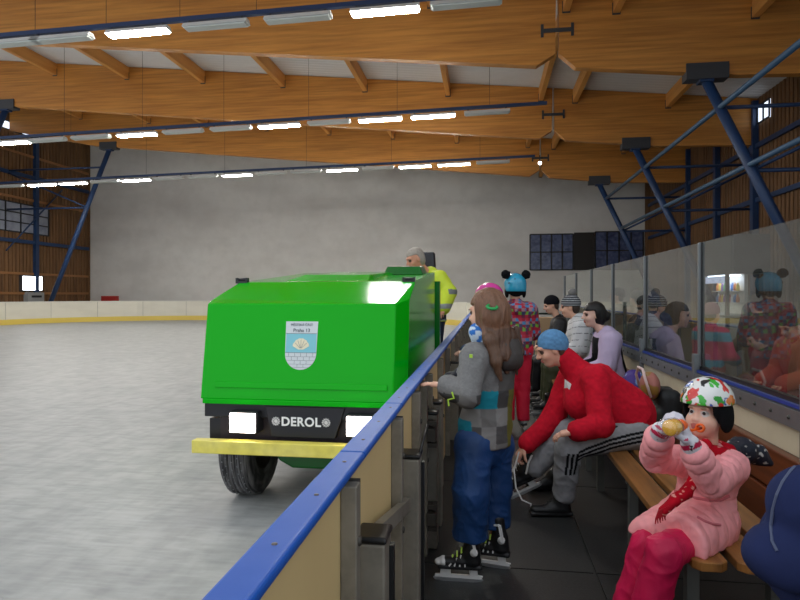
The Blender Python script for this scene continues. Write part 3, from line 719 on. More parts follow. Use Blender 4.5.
class Vol:
    def __init__(s,res,k=.02): s.p=[]; s.res=res; s.k=k
    def cone(s,a,b,ra,rb=None,col=None,k=None,flat=None,op=1):
        rb=ra if rb is None else rb; a,b=A(a),A(b); m=max(ra,rb)*(max(1,flat[1]) if flat else 1)+.001
        s.p.append(('c',a,b,ra,rb,flat,np.minimum(a,b)-m,np.maximum(a,b)+m,col,s.k if k is None else k,op)); return s
    def chain(s,pts,rs,col=None,k=None,flat=None):
        for i in range(len(pts)-1): s.cone(pts[i],pts[i+1],rs[i],rs[i+1],col,k,flat)
        return s
    def ell(s,c,r,ax=None,col=None,k=None,op=1):
        c=A(c); r=A(r if not np.isscalar(r) else (r,r,r)); M=np.eye(3,dtype=np.float32) if ax is None else np.stack([nrm(x) for x in ax])
        m=np.abs(M).T@r+.001
        s.p.append(('e',c,r,M,None,None,c-m,c+m,col,s.k if k is None else k,op)); return s
    def box(s,c,h,rad=.01,ax=None,col=None,k=None,op=1):
        c=A(c); h=A(h); M=np.eye(3,dtype=np.float32) if ax is None else np.stack([nrm(x) for x in ax])
        m=np.abs(M).T@h+.001
        s.p.append(('b',c,h,M,rad,None,c-m,c+m,col,s.k if k is None else k,op)); return s
    @staticmethod
    def dist(p,X,Y,Z):
        t=p[0]
        if t=='c':
            _,a,b,ra,rb,flat=p[:6]; ab=b-a; L=max(float(ab@ab),1e-9)
            x,y,z=X-a[0],Y-a[1],Z-a[2]
            h=np.clip((x*ab[0]+y*ab[1]+z*ab[2])/L,0,1); x=x-h*ab[0]; y=y-h*ab[1]; z=z-h*ab[2]
            if flat:
                n,f=nrm(flat[0]),flat[1]; c=(x*n[0]+y*n[1]+z*n[2])*(1/f-1); x=x+c*n[0]; y=y+c*n[1]; z=z+c*n[2]
                return (np.sqrt(x*x+y*y+z*z)-(ra+(rb-ra)*h))*min(1,f)**.5
            return np.sqrt(x*x+y*y+z*z)-(ra+(rb-ra)*h)
        c,r,M=p[1:4]; x,y,z=X-c[0],Y-c[1],Z-c[2]
        q=[x*M[i,0]+y*M[i,1]+z*M[i,2] for i in range(3)]
        if t=='e':
            k0=np.sqrt(sum((q[i]/r[i])**2 for i in range(3))); k1=np.sqrt(sum((q[i]/r[i]**2)**2 for i in range(3)))
            return k0*(k0-1)/np.maximum(k1,1e-6)
        rad=p[4]; d=[np.abs(q[i])-(r[i]-rad) for i in range(3)]
        return np.sqrt(sum(np.maximum(v,0)**2 for v in d))+np.minimum(np.maximum(np.maximum(d[0],d[1]),d[2]),0)-rad
    def mesh(s,name,material,parent=None,base=(150,150,150),colfn=None,disp=None,loc=None,clip=None):
        adds=[p for p in s.p if p[10]>0]; res=s.res
        lo=np.min([p[6] for p in adds],0)-res*3; hi=np.max([p[7] for p in adds],0)+res*3
        n=np.ceil((hi-lo)/res).astype(int)+1
        f=np.full(tuple(n),.2,np.float32); g=[(lo[i]+np.arange(n[i])*res).astype(np.float32) for i in range(3)]
        for p in s.p:
            k=max(p[9],1e-4); pad=k+res*2
            i0=np.maximum(np.floor((p[6]-pad-lo)/res).astype(int),0); i1=np.minimum(np.ceil((p[7]+pad-lo)/res).astype(int)+1,n)
            if (i1<=i0).any(): continue
            sl=tuple(slice(a,b) for a,b in zip(i0,i1))
            d=Vol.dist(p,g[0][sl[0]][:,None,None],g[1][sl[1]][None,:,None],g[2][sl[2]][None,None,:])
            o=f[sl]
            if p[10]>0: h=np.maximum(k-np.abs(o-d),0)/k; f[sl]=np.minimum(o,d)-h*h*k*.25
            else: d=-d; h=np.maximum(k-np.abs(o-d),0)/k; f[sl]=np.maximum(o,d)+h*h*k*.25
        if clip is not None:
            for (c,nn) in clip:
                c,nn=A(c),nrm(nn); f=np.maximum(f,(g[0][:,None,None]-c[0])*nn[0]+(g[1][None,:,None]-c[1])*nn[1]+(g[2][None,None,:]-c[2])*nn[2])
        f[0]=f[-1]=.1; f[:,0]=f[:,-1]=.1; f[:,:,0]=f[:,:,-1]=.1
        v,F=surfnets(f,lo,res)
        N=len(v); C=np.tile(A(base),(N,1)); best=np.full(N,9.,np.float32)
        vf=v.astype(np.float32)
        for p in adds:
            d=Vol.dist(p,vf[:,0],vf[:,1],vf[:,2]); m=d<best-(0 if p[8] is None else .0005)
            best=np.where(m,d,best); C[m]=A(base if p[8] is None else p[8])
        gi=np.clip(((v-lo)/res).round().astype(int),1,n-2); G=np.stack([f[gi[:,0]+a,gi[:,1]+b,gi[:,2]+c]-f[gi[:,0]-a,gi[:,1]-b,gi[:,2]-c] for a,b,c in ((1,0,0),(0,1,0),(0,0,1))],1)
        G/=np.maximum(np.linalg.norm(G,axis=1,keepdims=True),1e-6)
        if colfn is not None: C=colfn(v,C,G)
        if disp is not None: v=v+G*np.asarray(disp(v,G))[:,None]
        loc=A(loc) if loc is not None else np.zeros(3)
        me=D.meshes.new(name); me.vertices.add(N); me.vertices.foreach_set('co',(v-loc).astype(np.float32).ravel())
        me.loops.add(F.size); me.loops.foreach_set('vertex_index',F.astype(np.int32).ravel())
        me.polygons.add(len(F)); me.polygons.foreach_set('loop_start',np.arange(0,F.size,4,dtype=np.int32)); me.polygons.foreach_set('loop_total',np.full(len(F),4,np.int32))
        me.polygons.foreach_set('use_smooth',np.ones(len(F),bool)); me.update(calc_edges=True); me.validate()
        c=np.clip(C,0,255)/255.; c=np.where(c<=.04045,c/12.92,((c+.055)/1.055)**2.4)
        at=me.color_attributes.new('Col','FLOAT_COLOR','POINT'); at.data.foreach_set('color',np.concatenate([c,np.ones((N,1))],1).astype(np.float32).ravel())
        me.materials.append(material); o=D.objects.new(name,me); COL.objects.link(o)
        if loc is not None: o.location=Vector(loc.tolist())
        return attach(o,parent)
M_skin=mat('skin',rough=.5,attr=True,spec=.35,sss=.12)
M_cloth=mat('cloth',rough=.85,attr=True,spec=.2,bump=(260,.25,.002))
M_nylon=mat('nylon',rough=.55,attr=True,spec=.35,bump=((28,28,14),.35,.012))
M_fleece=mat('fleece',rough=.95,attr=True,spec=.15,bump=((16,16,9),.3,.012))
M_knit=mat('knit',rough=.95,attr=True,spec=.1,bump=((240,240,120),.5,.004))
M_hair=mat('hair',rough=.45,attr=True,spec=.4,bump=((170,170,14),.7,.006),noise=((120,120,9),.35,(40,28,20)))
M_shell_gl=mat('helmet_shell',rough=.22,attr=True,spec=.5,coat=.3)
M_boot=mat('boot_leather',rough=.45,attr=True,spec=.4)
M_bladesteel=mat('blade_steel',(176,178,180),.3,metal=.8)
M_holder=mat('holder_white',(222,222,220),.4)
ROT=np.array(Matrix.Rotation(.9,3,(.5,.7,.4)))
def folds(amp,f=9,seed=1,str_=(1,1,.55)):
    def fn(v,G):
        q=v*np.array(str_); w=np.stack([vnoise(q,f*.7,seed+k) for k in (11,12,13)],1)-.5; q=q@ROT+w*.9/f
        a=1-np.abs(2*vnoise(q,f,seed)-1); b=1-np.abs(2*vnoise(q@ROT,f*2.2,seed+5)-1)
        return .6*amp*((a**2-.35)+.4*(b**2-.35))
    return fn
SKIN=(222,172,146); LIP=(186,104,96)
def frame(fwd,up=(0,0,1)):
    f=nrm(fwd); u=A(up)-f*float(f@A(up)); u=nrm(u); l=np.cross(u,f); return f,u,l
def head(S,c,fwd,up=(0,0,1),s=1.,skin=SKIN,ears=True,face=True,brow=(92,66,50),eye=(70,50,42),child=False):
    c=A(c); ns=.62 if child else 1.; f,u,l=frame(fwd,up); ax=(l,f,u)
    S.ell(c+s*(u*.028-f*.014),(s*.074,s*.096,s*.09),ax,skin,.02)
    S.ell(c+s*(-u*.035+f*.022),(s*.06,s*.07,s*.083),ax,skin,.03*s)
    S.ell(c+s*(-u*.092+f*.05),(s*.03,s*.028,s*.022),ax,skin,.03*s)
    for e in (1,-1):
        S.ell(c+s*(f*.056-u*.032+l*.036*e),(s*.026,)*3,ax,skin,.02*s)
        S.cone(c+s*(f*.088+u*.03+l*.01*e),c+s*(f*.074+u*.03+l*.045*e),s*.011,s*.009,skin,.015*s)
        if ears: S.ell(c+s*(l*.075*e-f*.008-u*.008),(s*.009,s*.02,s*.032),ax,skin,.008*s)
    if child: S.ell(c+s*(f*.04-u*.045),(s*.07,s*.058,s*.05),ax,skin,.03*s)
    if face:
        for e in (1,-1):
            S.ell(c+s*(f*.1+u*.008+l*.033*e),(s*.017,s*.015,s*.011),ax,skin,.012*s,-1)
            S.ell(c+s*(f*.077+u*.007+l*.032*e),(s*.0135,)*3,ax,eye,.004*s)
            S.ell(c+s*(f*.0915+u*.026+l*.034*e),(s*.019,s*.006,s*.004),ax,brow,.004*s)
        S.ell(c+s*(f*.091-u*.055),(s*.022,s*.010,s*.0055),ax,LIP,.005*s)
        S.ell(c+s*(f*.090-u*.066),(s*.019,s*.010,s*.007),ax,LIP,.005*s)
    S.cone(c+s*(f*.088+u*.014*ns),c+s*(f*(.113-.012*child)-u*.026),s*.008*ns,s*.0125*(.8 if child else 1),skin,.014*s)
    for e in (1,-1): S.ell(c+s*(f*.1-u*.03+l*.011*e),(s*.009,)*3,ax,skin,.008*s)
def irises(c,fwd,up,s,parent,col=(60,44,34),look=(0,0)):
    c=A(c); f,u,l=frame(fwd,up)
    for e in (1,-1):
        q=c+s*(f*.0885+u*(.007+look[1])+l*(.032*e+look[0])); m=MB().ball(q.tolist(),.0085*s,10); m.build('iris',mat('iris_dark',(34,26,22),.15),parent)
def hand(S,w,dirn,pn,thumb,s=1.,curl=(.35,.4,.45,.5),col=SKIN,grow=0.,tcurl=.3,spread=.06):
    """w wrist, dirn finger direction, pn palm normal, thumb side vector"""
    w=A(w); d=nrm(dirn); n=A(pn)-d*float(A(pn)@d); n=nrm(n); t=A(thumb)-d*float(A(thumb)@d)-n*float(A(thumb)@n); t=nrm(t)
    S.cone(w-d*.02*s,w+d*.03*s,.025*s+grow,.028*s+grow,col,.015,(n,.72))
    S.box(w+d*.055*s,(.041*s+grow,.042*s+grow,.0145*s+grow),.012*s+grow,(t,d,n),col,.012)
    for i,(o,L,r) in enumerate(((.031,.072,.0088),(.0105,.08,.0092),(-.0105,.074,.0088),(-.030,.058,.0078))):
        p=w+d*.088*s+t*o*s; a=0.; dd=nrm(d+t*o*spread*25)
        for j,f in enumerate((.45,.31,.24)):
            a+=curl[i]*(1 if j else .7); q=p+(dd*math.cos(a)+n*math.sin(a))*L*f*s
            S.cone(p,q,r*s*(1-.1*j)+grow,r*s*(.92-.1*j)+grow,col,.004); p=q
    p=w+d*.028*s+t*.032*s; a=nrm(d*.62+t*.75+n*.25); q=p+a*.036*s; b=nrm(d*.85+t*.25+n*tcurl); e=q+b*.03*s; g=e+nrm(b+n*tcurl*.6)*.022*s
    S.cone(p-a*.01*s,q,.0145*s+grow,.0115*s+grow,col,.012); S.cone(q,e,.011*s+grow,.0098*s+grow,col,.004); S.cone(e,g,.0095*s+grow,.008*s+grow,col,.004)
def boot(parent,heel,d,u,L,col,skate=True,name='ice_skate',shaft=.2,res=.005,colfn=None,lace=None,shaft_dir=None,holder=None,width=1.):
    """heel: point under the heel on the ground; d toe direction; u up; L boot length"""
    heel=A(heel); d=nrm(d); u=nrm(A(u)-d*float(d@A(u))); s=np.cross(d,u); z0=.075 if skate else .012
    sd=nrm(u+d*.12) if shaft_dir is None else nrm(shaft_dir); w=L*.155*width
    S=Vol(res,.02); b=heel+u*z0; an=b+d*L*.2+u*.075
    S.cone(b+d*L*.17+u*.035,b+d*L*.82+u*.032,w*1.0,w*.92,col,.02,(u,.62)); S.cone(b+d*L*.45+u*.05,an+u*.02,w*.82,w*.92,col,.03)
    S.cone(b+d*L*.17+u*.045,an,w*.86,w*.92,col,.03); S.cone(an,an+sd*shaft*.6,w*.92,w*1.08,col,.03)
    S.box(b+d*L*.47+u*.008,(w*.92,L*.5,.012),.01,(s,d,u),col if not skate else (24,24,26),.006)
    o=S.mesh(name,M_boot,parent,col,colfn)
    if skate:
        hm=M_holder if holder is None else holder
        def P(a,h,k): return heel+d*a*L+u*h+s*k
        def plate(poly,th):
            m=MB(); m.prism([P(a,h,-th/2).tolist() for a,h in poly],(s*th).tolist()); return m
        m=plate([(-.04,.032),(.07,.036),(.10,.078),(.27,.078),(.25,.036),(.68,.036),(.70,.078),(.9,.078),(.93,.036),(1.04,.034),(1.05,.022),(.0,.018)],.014)
        q=m.build('blade_holder',hm); q.parent=o
        m=plate([(-.05,.012),(0.,.022),(1.02,.022),(1.09,.018),(1.04,.004),(.9,0),(.1,0),(0,.003)],.0045); q=m.build('blade',M_bladesteel); q.parent=o
    if lace is not None:
        m=MB()
        for k in range(5):
            f=.42+.0-.06*k if k>2 else .62-.09*k; h=.06+.017*k
            c=b+d*L*(.64-.1*k)+u*(.052+.021*k); m.tube([(c-s*w*.62-u*.012).tolist(),(c+u*.008).tolist(),(c+s*w*.62-u*.012).tolist()],.005,6)
        q=m.build('lace',lace); q.parent=o
    return o
def torso(S,J,col,sc,g,fl=.7,hipdrop=.0,hipr=.165,chestr=.165,belly=0.):
    shm=(A(J['shL'])+A(J['shR']))/2; hm=(A(J['hipL'])+A(J['hipR']))/2; f,u,l=frame(J['bf'],shm-hm)
    lat=A(J['shL'])-A(J['shR'])
    ch=shm-u*.11*sc; wa=hm+u*.12*sc
    S.cone(hm-u*hipdrop,wa,hipr*sc+g,(.145+belly)*sc+g,col,.05*sc,(f,fl+.06)); S.cone(wa,ch,(.145+belly)*sc+g,chestr*sc+g,col,.06*sc,(f,fl))
    S.cone(A(J['shL'])-lat*.08-u*.015*sc,A(J['shR'])+lat*.08-u*.015*sc,.066*sc+g,None,col,.06*sc)
    S.cone(shm-u*.03*sc,shm+u*.045*sc,.085*sc+g,.058*sc+g,col,.04*sc)
def arm(S,J,e,col,sc,g,end=1.0,r=(.062,.05,.038),k=.03):
    a,b,c=A(J['sh'+e]),A(J['el'+e]),A(J['wr'+e]); c=b+(c-b)*end
    S.cone(a,b,r[0]*sc+g,r[1]*sc+g,col,k*sc); S.cone(b,c,r[1]*sc+g,r[2]*sc+g,col,.02*sc)
def leg(S,J,e,col,sc,g,end=1.0,r=(.088,.062,.046)):
    a,b,c=A(J['hip'+e]),A(J['kn'+e]),A(J['an'+e]); c=b+(c-b)*end
    S.cone(a,b,r[0]*sc+g,r[1]*sc+g,col,.04*sc); S.cone(b,c,r[1]*sc+g,r[2]*sc+g,col,.03*sc)
def body(J,label,sc=1.,res=.006,skin=SKIN,face=True,base=None,brow=(92,66,50),hands=True,ears=True,group=None,eye=(70,50,42),child=False):
    S=Vol(res,.02); head(S,J['head'],J['fwd'],J.get('up',(0,0,1)),J.get('hs',sc),skin,ears,face,brow,eye,child)
    f,u,l=frame(J['fwd'],J.get('up',(0,0,1))); hs=J.get('hs',sc); shm=(A(J['shL'])+A(J['shR']))/2
    S.cone(A(J['head'])-u*.06*hs-f*.018*hs,shm+A((0,0,.01)),.05*hs,.055*sc,skin,.03)
    torso(S,J,skin,sc,-.022,.68,0,.135,.14,-.02); 
    for e in 'LR':
        arm(S,J,e,skin,sc,-.012); leg(S,J,e,skin,sc,-.016); 
        S.cone(J['an'+e],A(J['an'+e])+A(J.get('toe'+e,J.get('toe')))*.05*sc-A((0,0,.03*sc)),.028*sc,.022*sc,skin,.02)
        if hands:
            h=J.get('hd'+e)
            if h is None:
                d=nrm(A(J['wr'+e])-A(J['el'+e])); h=dict(d=d,n=(0,0,-1) if abs(d[2])<.8 else -f,t=f)
            hand(S,J['wr'+e],h['d'],h['n'],h['t'],sc*.98,h.get('curl',(.35,.4,.45,.5)),skin,0,h.get('tc',.3))
    base=A(base) if base is not None else A([(J['anL'][0]+J['anR'][0])/2,(J['anL'][1]+J['anR'][1])/2,0])
    o=S.mesh('person',M_skin,None,skin,loc=base); tag(o,label,'person',group); return o
def jacket(J,P,sc,g,col,res=.006,m=None,colfn=None,disp=None,hood=None,collar=True,hipdrop=.04,name='jacket',end=.96,k=.03,extra=None,r=(.066,.054,.046),fl=.7,hipr=.165,chestr=.165,belly=0.,hem=None):
    S=Vol(res,.03); torso(S,J,col,sc,g,fl,hipdrop,hipr,chestr,belly)
    for e in 'LR': arm(S,J,e,col,sc,g,end,r,k)
    shm=(A(J['shL'])+A(J['shR']))/2; f,u,l=frame(J['bf'])
    if collar: S.cone(shm+u*.0,shm+u*.065*sc+f*.005,.07*sc+g,.062*sc+g*.6,col,.02)
    if hood is not None:
        S.ell(shm-f*.10*sc+u*.015*sc,(.115*sc,.06*sc,.075*sc),(l,f,u),hood,.03); S.cone(shm-f*.05*sc+l*.07*sc+u*.03*sc,shm-f*.05*sc-l*.07*sc+u*.03*sc,.045*sc,None,hood,.03)
    if extra: extra(S)
    return S.mesh(name,m or M_nylon,P,col,colfn,disp,clip=None if hem is None else [((0,0,hem),(0,0,-1))])
def trousers(J,P,sc,g,col,res=.006,m=None,colfn=None,disp=None,end=.97,r=(.09,.068,.056),name='trousers',seat=True,hem=None):
    S=Vol(res,.03)
    for e in 'LR': leg(S,J,e,col,sc,g,end,r)
    hl,hr=A(J['hipL']),A(J['hipR']); hm=(hl+hr)/2; up=nrm((A(J['shL'])+A(J['shR']))/2-hm)
    S.cone(hl,hr,.095*sc+g,None,col,.05*sc); S.cone(hm,hm+up*.1*sc,.13*sc+g,.135*sc+g,col,.05*sc,(J['bf'],.75))
    return S.mesh(name,m or M_cloth,P,col,colfn,disp,clip=None if hem is None else [((0,0,hem),(0,0,-1))])
def haircap(J,P,col,sc=None,res=.006,back=.0,fringe=.0,length=0.,extra=None,grow=.012,name='hair',strand=.009):
    s=J.get('hs',1.) if sc is None else sc; c=A(J['head']); f,u,l=frame(J['fwd'],J.get('up',(0,0,1))); S=Vol(res,.02); ax=(l,f,u)
    S.ell(c+s*(u*.03-f*.018),(s*.076+grow,s*.097+grow,s*.091+grow),ax,col)
    S.ell(c+s*(-u*.03-f*.05),(s*.068+grow*.8,s*.055+grow,s*.07+grow*.5),ax,col,.03)
    S.box(c+s*(f*(.135-fringe)-u*.055),(s*.16,s*.095,s*.105),.02,ax,col,.012,-1)
    if extra: extra(S,c,f,u,l,s)
    return S.mesh(name,M_hair,P,col,None,folds(strand,22,3,(1,1,.2)))
def beanie(J,P,col,sc=None,res=.006,tilt=.25,name='knit_hat',colfn=None,pom=None,cuff=None,drop=.0):
    s=J.get('hs',1.) if sc is None else sc; c=A(J['head']); f,u,l=frame(J['fwd'],J.get('up',(0,0,1)))
    u2=nrm(u-f*tilt); f2=nrm(np.cross(l,u2))*-1; f2=nrm(f-u2*float(f@u2)); S=Vol(res,.012); ax=(l,f2,u2)
    S.ell(c+s*(u2*.045-f2*.012),(s*.09,s*.112,s*.098),ax,col); 
    S.cone(c+s*(u2*.012-f2*.010),c+s*(u2*.045-f2*.010),s*.1,s*.098,cuff or col,.012,(l,.86))
    o=S.mesh(name,M_knit,P,col,colfn,clip=[((c+s*(u2*(.008-drop))).tolist(),(-u2).tolist())])
    if pom:
        S=Vol(res,.01); S.ell(c+s*(u2*.165-f2*.03),(s*.045,)*3,ax,pom); 
        q=S.mesh('pompom',M_knit,None,pom,disp=lambda v,G:.006*vnoise(v,140,3)); q.parent=o
    return o
def helmet(J,P,col,sc=None,res=.006,colfn=None,pads=(22,22,24),drop=.0,tilt=0.):
    s=J.get('hs',1.) if sc is None else sc; c=A(J['head']); f,u,l=frame(J['fwd'],J.get('up',(0,0,1))); u2=nrm(u-f*tilt); f2=nrm(f-u2*float(f@u2)); ax=(l,f2,u2)
    S=Vol(res,.012); S.ell(c+s*(u2*.04-f2*.012),(s*.108,s*.13,s*.108),ax,col)
    S.ell(c+s*(-u2*.01-f2*.05),(s*.1,s*.09,s*.08),ax,col,.02)
    S.ell(c+s*(-u2*.03+f2*.0),(s*.088,s*.11,s*.105),ax,None,.006,-1)
    o=S.mesh('helmet',M_shell_gl,P,col,colfn,clip=[((c+s*(u2*(.025-drop))).tolist(),(-u2+f2*.0).tolist())])
    S=Vol(res,.012)
    S.ell(c+s*(u2*.015-f2*.012),(s*.096,s*.117,s*.085),ax,pads)
    for e in (1,-1): S.ell(c+s*(l*.083*e-f2*.022-u2*.035),(s*.02,s*.055,s*.062),ax,pads,.02)
    S.ell(c+s*(-f2*.075-u2*.035),(s*.075,s*.03,s*.05),ax,pads,.02)
    S.box(c+s*(f2*.105-u2*.07),(s*.062,s*.09,s*.105),.02,ax,None,.012,-1)
    q=S.mesh('padding',M_knit,None,pads); q.parent=o
    return o
# ============================================================ people on the walkway
def V(px,py,d): return A(PD(px,py,d))
TOPZ=(0,0,1)
def surf(o,px,py,off=.002):
    """point on a finished garment, a little off its surface"""
    M=o.matrix_world.inverted() if False else Matrix.Translation(-(o.location+(o.parent.location if o.parent else Vector((0,0,0)))))
    dr=ray(px,py).normalized(); ok,loc,n,i=o.ray_cast(M@Vector((0,0,EYE)),dr)
    return (loc+n*off-M.translation) if ok else None
# ---------------------------------------------------------------- girl at the rail
bf=nrm((-.8,.6,0))
J=dict(head=V(487,313,3.22),fwd=(-.82,.55,-.08),hs=.96,bf=bf,
 shL=V(472,353,3.12),shR=V(509,354,3.36),elL=V(468,396,3.05),wrL=V(446,386,3.14),elR=V(488,392,3.5),wrR=V(461,374,3.46),
 hipL=V(474,444,3.2),hipR=V(495,444,3.34),knL=V(471,492,3.15),knR=V(494,488,3.36),anL=V(470,545,3.18),anR=V(494,535,3.36),toe=(.3,0,-.3))
J['hdL']=dict(d=nrm((-.97,.12,.10)),n=(0,0,-1),t=(.1,1,0),curl=(.12,.14,.18,.2),tc=.0)
J['hdR']=dict(d=nrm((-.9,.1,-.1)),n=(0,0,-1),t=(0,-1,0),curl=(.6,.6,.6,.6))
J['shL']=V(474,357,3.14)
girl=body(J,'person, long-haired child in grey checked jacket standing on skates at the blue rail',.84,.0055)
pal=[(112,110,108),(70,68,68),(132,130,128),(84,82,82)]
def girl_col(v,C,G):
    C=np.tile(A((118,117,116)),(len(v),1)); C=C*(0.92+.16*vnoise(v,140,4))[:,None]
    w=v-A(girl.location); lat=w@nrm((.6,.8,0))*.6+w[:,0]*.6; z=v[:,2]
    arm_=(v@A(FW)<3.2)&(lat<-.06)&(v[:,2]>.93)
    hem=(z<1.0)
    ix=np.floor((lat+.5)/.085).astype(int); iz=np.floor((z-.62)/.095).astype(int)
    pk=np.array(pal)[((ix*2+iz*3+(ix*iz)%2)%4)]
    C=np.where(hem[:,None],pk,C)
    teal=(z>.905)&(z<1.0)&(lat>-.115)&(lat<.02); C[teal]=(28,128,146)
    teal2=(z<.84)&(z>.74)&(lat<-.12); C[teal2]=(30,120,140)
    ol=(z<1.06)&(lat>.095); C[ol]=(104,98,48)
    back=(z>1.0)&(z<1.09)&(lat>.02); C[back]=(88,86,84)
    return C
def girl_extra(S):
    sm_=(A(J['shL'])+A(J['shR']))/2; f,u,l=frame(J['bf'])
    S.cone(sm_-f*.03+u*.035+l*.06,sm_-f*.03+u*.035-l*.06,.055,None,None,.02)
    S.cone(A(J['wrL'])-nrm(A(J['wrL'])-A(J['elL']))*.03,A(J['wrL'])-nrm(A(J['wrL'])-A(J['elL']))*.005,.047,None,(36,38,48),.006)
jk=jacket(J,girl,.84,.026,(118,117,116),.0055,M_cloth,girl_col,folds(.011,9,3,(1,1,1.3)),None,True,.06,end=.90,r=(.053,.044,.042),extra=girl_extra,fl=.8,hipr=.15,chestr=.14,hem=float(PD(480,447,3.2).z))
S=Vol(.0055,.03); sm_=(A(J['shL'])+A(J['shR']))/2; f,u,l=frame(J['bf'])
S.ell(sm_-f*.105+u*.035,(.095,.05,.075),(l,f,u),(66,60,58)); S.cone(sm_-f*.06+u*.075+l*.055,sm_-f*.06+u*.075-l*.055,.045,None,(74,68,66)); S.cone(sm_-f*.115-u*.02+l*.03,sm_-f*.115-u*.02-l*.03,.05,None,(58,52,50))
q=S.mesh('hood',M_nylon,None,(66,60,58),None,folds(.014,13,8)); q.parent=jk
m=MB(); c=V(471,356,3.03); m.box(c[0]-.008,c[0]+.008,c[1]-.012,c[1]+.012,c[2]-.008,c[2]+.008); q=m.build('badge',mat('lime',(168,206,58),.5)); q.parent=jk
m=MB(); w_=V(452,392,3.02); m.tube([w_.tolist(),(w_+A((.01,-.01,-.03))).tolist(),(w_+A((-.02,0,-.04))).tolist(),(w_+A((-.015,-.01,-.07))).tolist()],.005,6); q=m.build('drawcord',MATS['lime']); q.parent=jk
def blue_col(v,C,G): return C*(0.85+.3*vnoise(v,9,2))[:,None]
tr=trousers(J,girl,.84,.012,(22,58,106),.0055,M_nylon,blue_col,folds(.013,11,7,(1,1,1.0)),.97,(.098,.098,.094),hem=float(PD(470,537,3.18).z))
# hair: cap, ponytail falling over the hood
HB=(118,82,60)
def ghair(S,c,f,u,l,s):
    t=V(492,308,3.15); 
    S.ell(c-f*.04-u*.02,(.088*s,.09*s,.1*s),(l,f,u),HB,.03)
    S.chain([t,V(495,318,3.22),V(499,335,3.17),V(503,355,3.14),V(507,372,3.14)],[.024,.042,.052,.044,.014],(90,62,46),.03)
    S.chain([V(500,318,3.22),V(509,338,3.2),V(514,358,3.2),V(517,374,3.2)],[.03,.034,.026,.008],(84,58,44),.02)
    S.chain([V(488,318,3.2),V(490,340,3.12),V(496,362,3.1),V(501,380,3.1)],[.028,.03,.024,.008],(96,68,50),.02)
    S.chain([V(480,318,3.2),V(486,334,3.13)],[.02,.012],HB,.02)
    S.chain([V(515,330,3.24),V(520,352,3.24),V(519,368,3.24)],[.02,.016,.005],(84,58,44),.015)
hr=haircap(J,girl,HB,.96,.005,fringe=.02,extra=ghair,grow=.014,strand=.016)
m=MB(); m.lathe(V(492,307,3.10).tolist(),(.1,-.35,.9),[(.026,-.009),(.034,0),(.026,.009),(.018,0),(.026,-.009)],16); q=m.build('hair_tie',mat('green_tie',(34,150,76),.6)); q.parent=hr
S=Vol(.0055,.02); sm_=(A(J['shL'])+A(J['shR']))/2; c=A(J['head']); S.cone(c-A((0,0,.10))+f*.03+l*.04,c-A((0,0,.10))+f*.03-l*.05,.05,.05,(60,120,190)); S.cone(c-A((0,0,.12))+f*.0,c-A((0,0,.13))+f*.03,.065,.065,(60,120,190))
S.mesh('neck_scarf',M_fleece,girl,(60,120,190),lambda v,C,G: np.where((vnoise(v,38,2)>.5)[:,None],A((58,116,190)),A((200,214,226))))
S=Vol(.005,.015); w_=A(J['wrR']); hand(S,w_,J['hdR']['d'],J['hdR']['n'],J['hdR']['t'],.84,(.6,.6,.6,.6),(26,28,38),.007); S.cone(w_+A((.06,0,.0)),w_+A((.0,0,0)),.045,.042,(26,28,38)); S.mesh('glove',M_nylon,girl,(26,28,38))
def skate_col(a0):
    def fn(v,C,G):
        C=np.tile(A((24,25,27)),(len(v),1)); return C
    return fn
WL=mat('lace_lime',(190,226,90),.7); WW=mat('lace_white',(228,228,226),.7)
def decor(o,heel,d,u,L):
    """white toe guard, cuff strap and side stripes of the child's skates"""
    heel=A(heel);d=nrm(d);u=nrm(A(u)-d*float(d@A(u)));s=np.cross(d,u); w=L*.155
    S=Vol(.004,.01); S.cone(heel+d*L*.86+u*.105,heel+d*L*.93+u*.1,w*1.04,w*.8,(218,214,204),.01,(u,.62)); q=S.mesh('toe_guard',M_holder,None,(218,214,204),clip=[((heel+d*L*.8).tolist(),(-d).tolist())]); q.parent=o
    for e in (1,-1):
        m=MB()
        for k in range(4):
            a=heel+d*L*(.36+.12*k)+u*.092+s*e*w*1.0; b=heel+d*L*(.36+.09*k)+u*(.165-.016*k)+s*e*w*.72; m.bar(a.tolist(),b.tolist(),.006,.006)
        q=m.build('side_stripe',M_holder); q.parent=o
        m=MB(); a=heel+d*L*.12+u*.16+s*e*w*.96; b=heel+d*L*.2+u*.25+s*e*w*1.02; m.bar(a.tolist(),b.tolist(),.014,.03,s.tolist()); m.lathe((heel+d*L*.16+u*.17+s*e*w*.98).tolist(),(s*e).tolist(),[(.02,.0),(.02,.012),(.0,.014)],12); m.bar((b).tolist(),(heel+d*L*.42+u*.245+s*e*w*.7).tolist(),.01,.018,s.tolist()); q=m.build('cuff_strap',M_holder); q.parent=o
hl=V(481,580,3.13); hl[2]=0; d1=nrm((-.97,-.02,0)); o=boot(girl,hl,d1,TOPZ,.23,(24,25,27),True,'ice_skate',.2,.0045,None,WL); decor(o,hl,d1,TOPZ,.23)
hr_=V(509,568,3.28); hr_[2]=0; d2=nrm((-.93,.15,0)); o=boot(girl,hr_,d2,TOPZ,.23,(24,25,27),True,'ice_skate',.2,.0045,None,WL); decor(o,hr_,d2,TOPZ,.23)

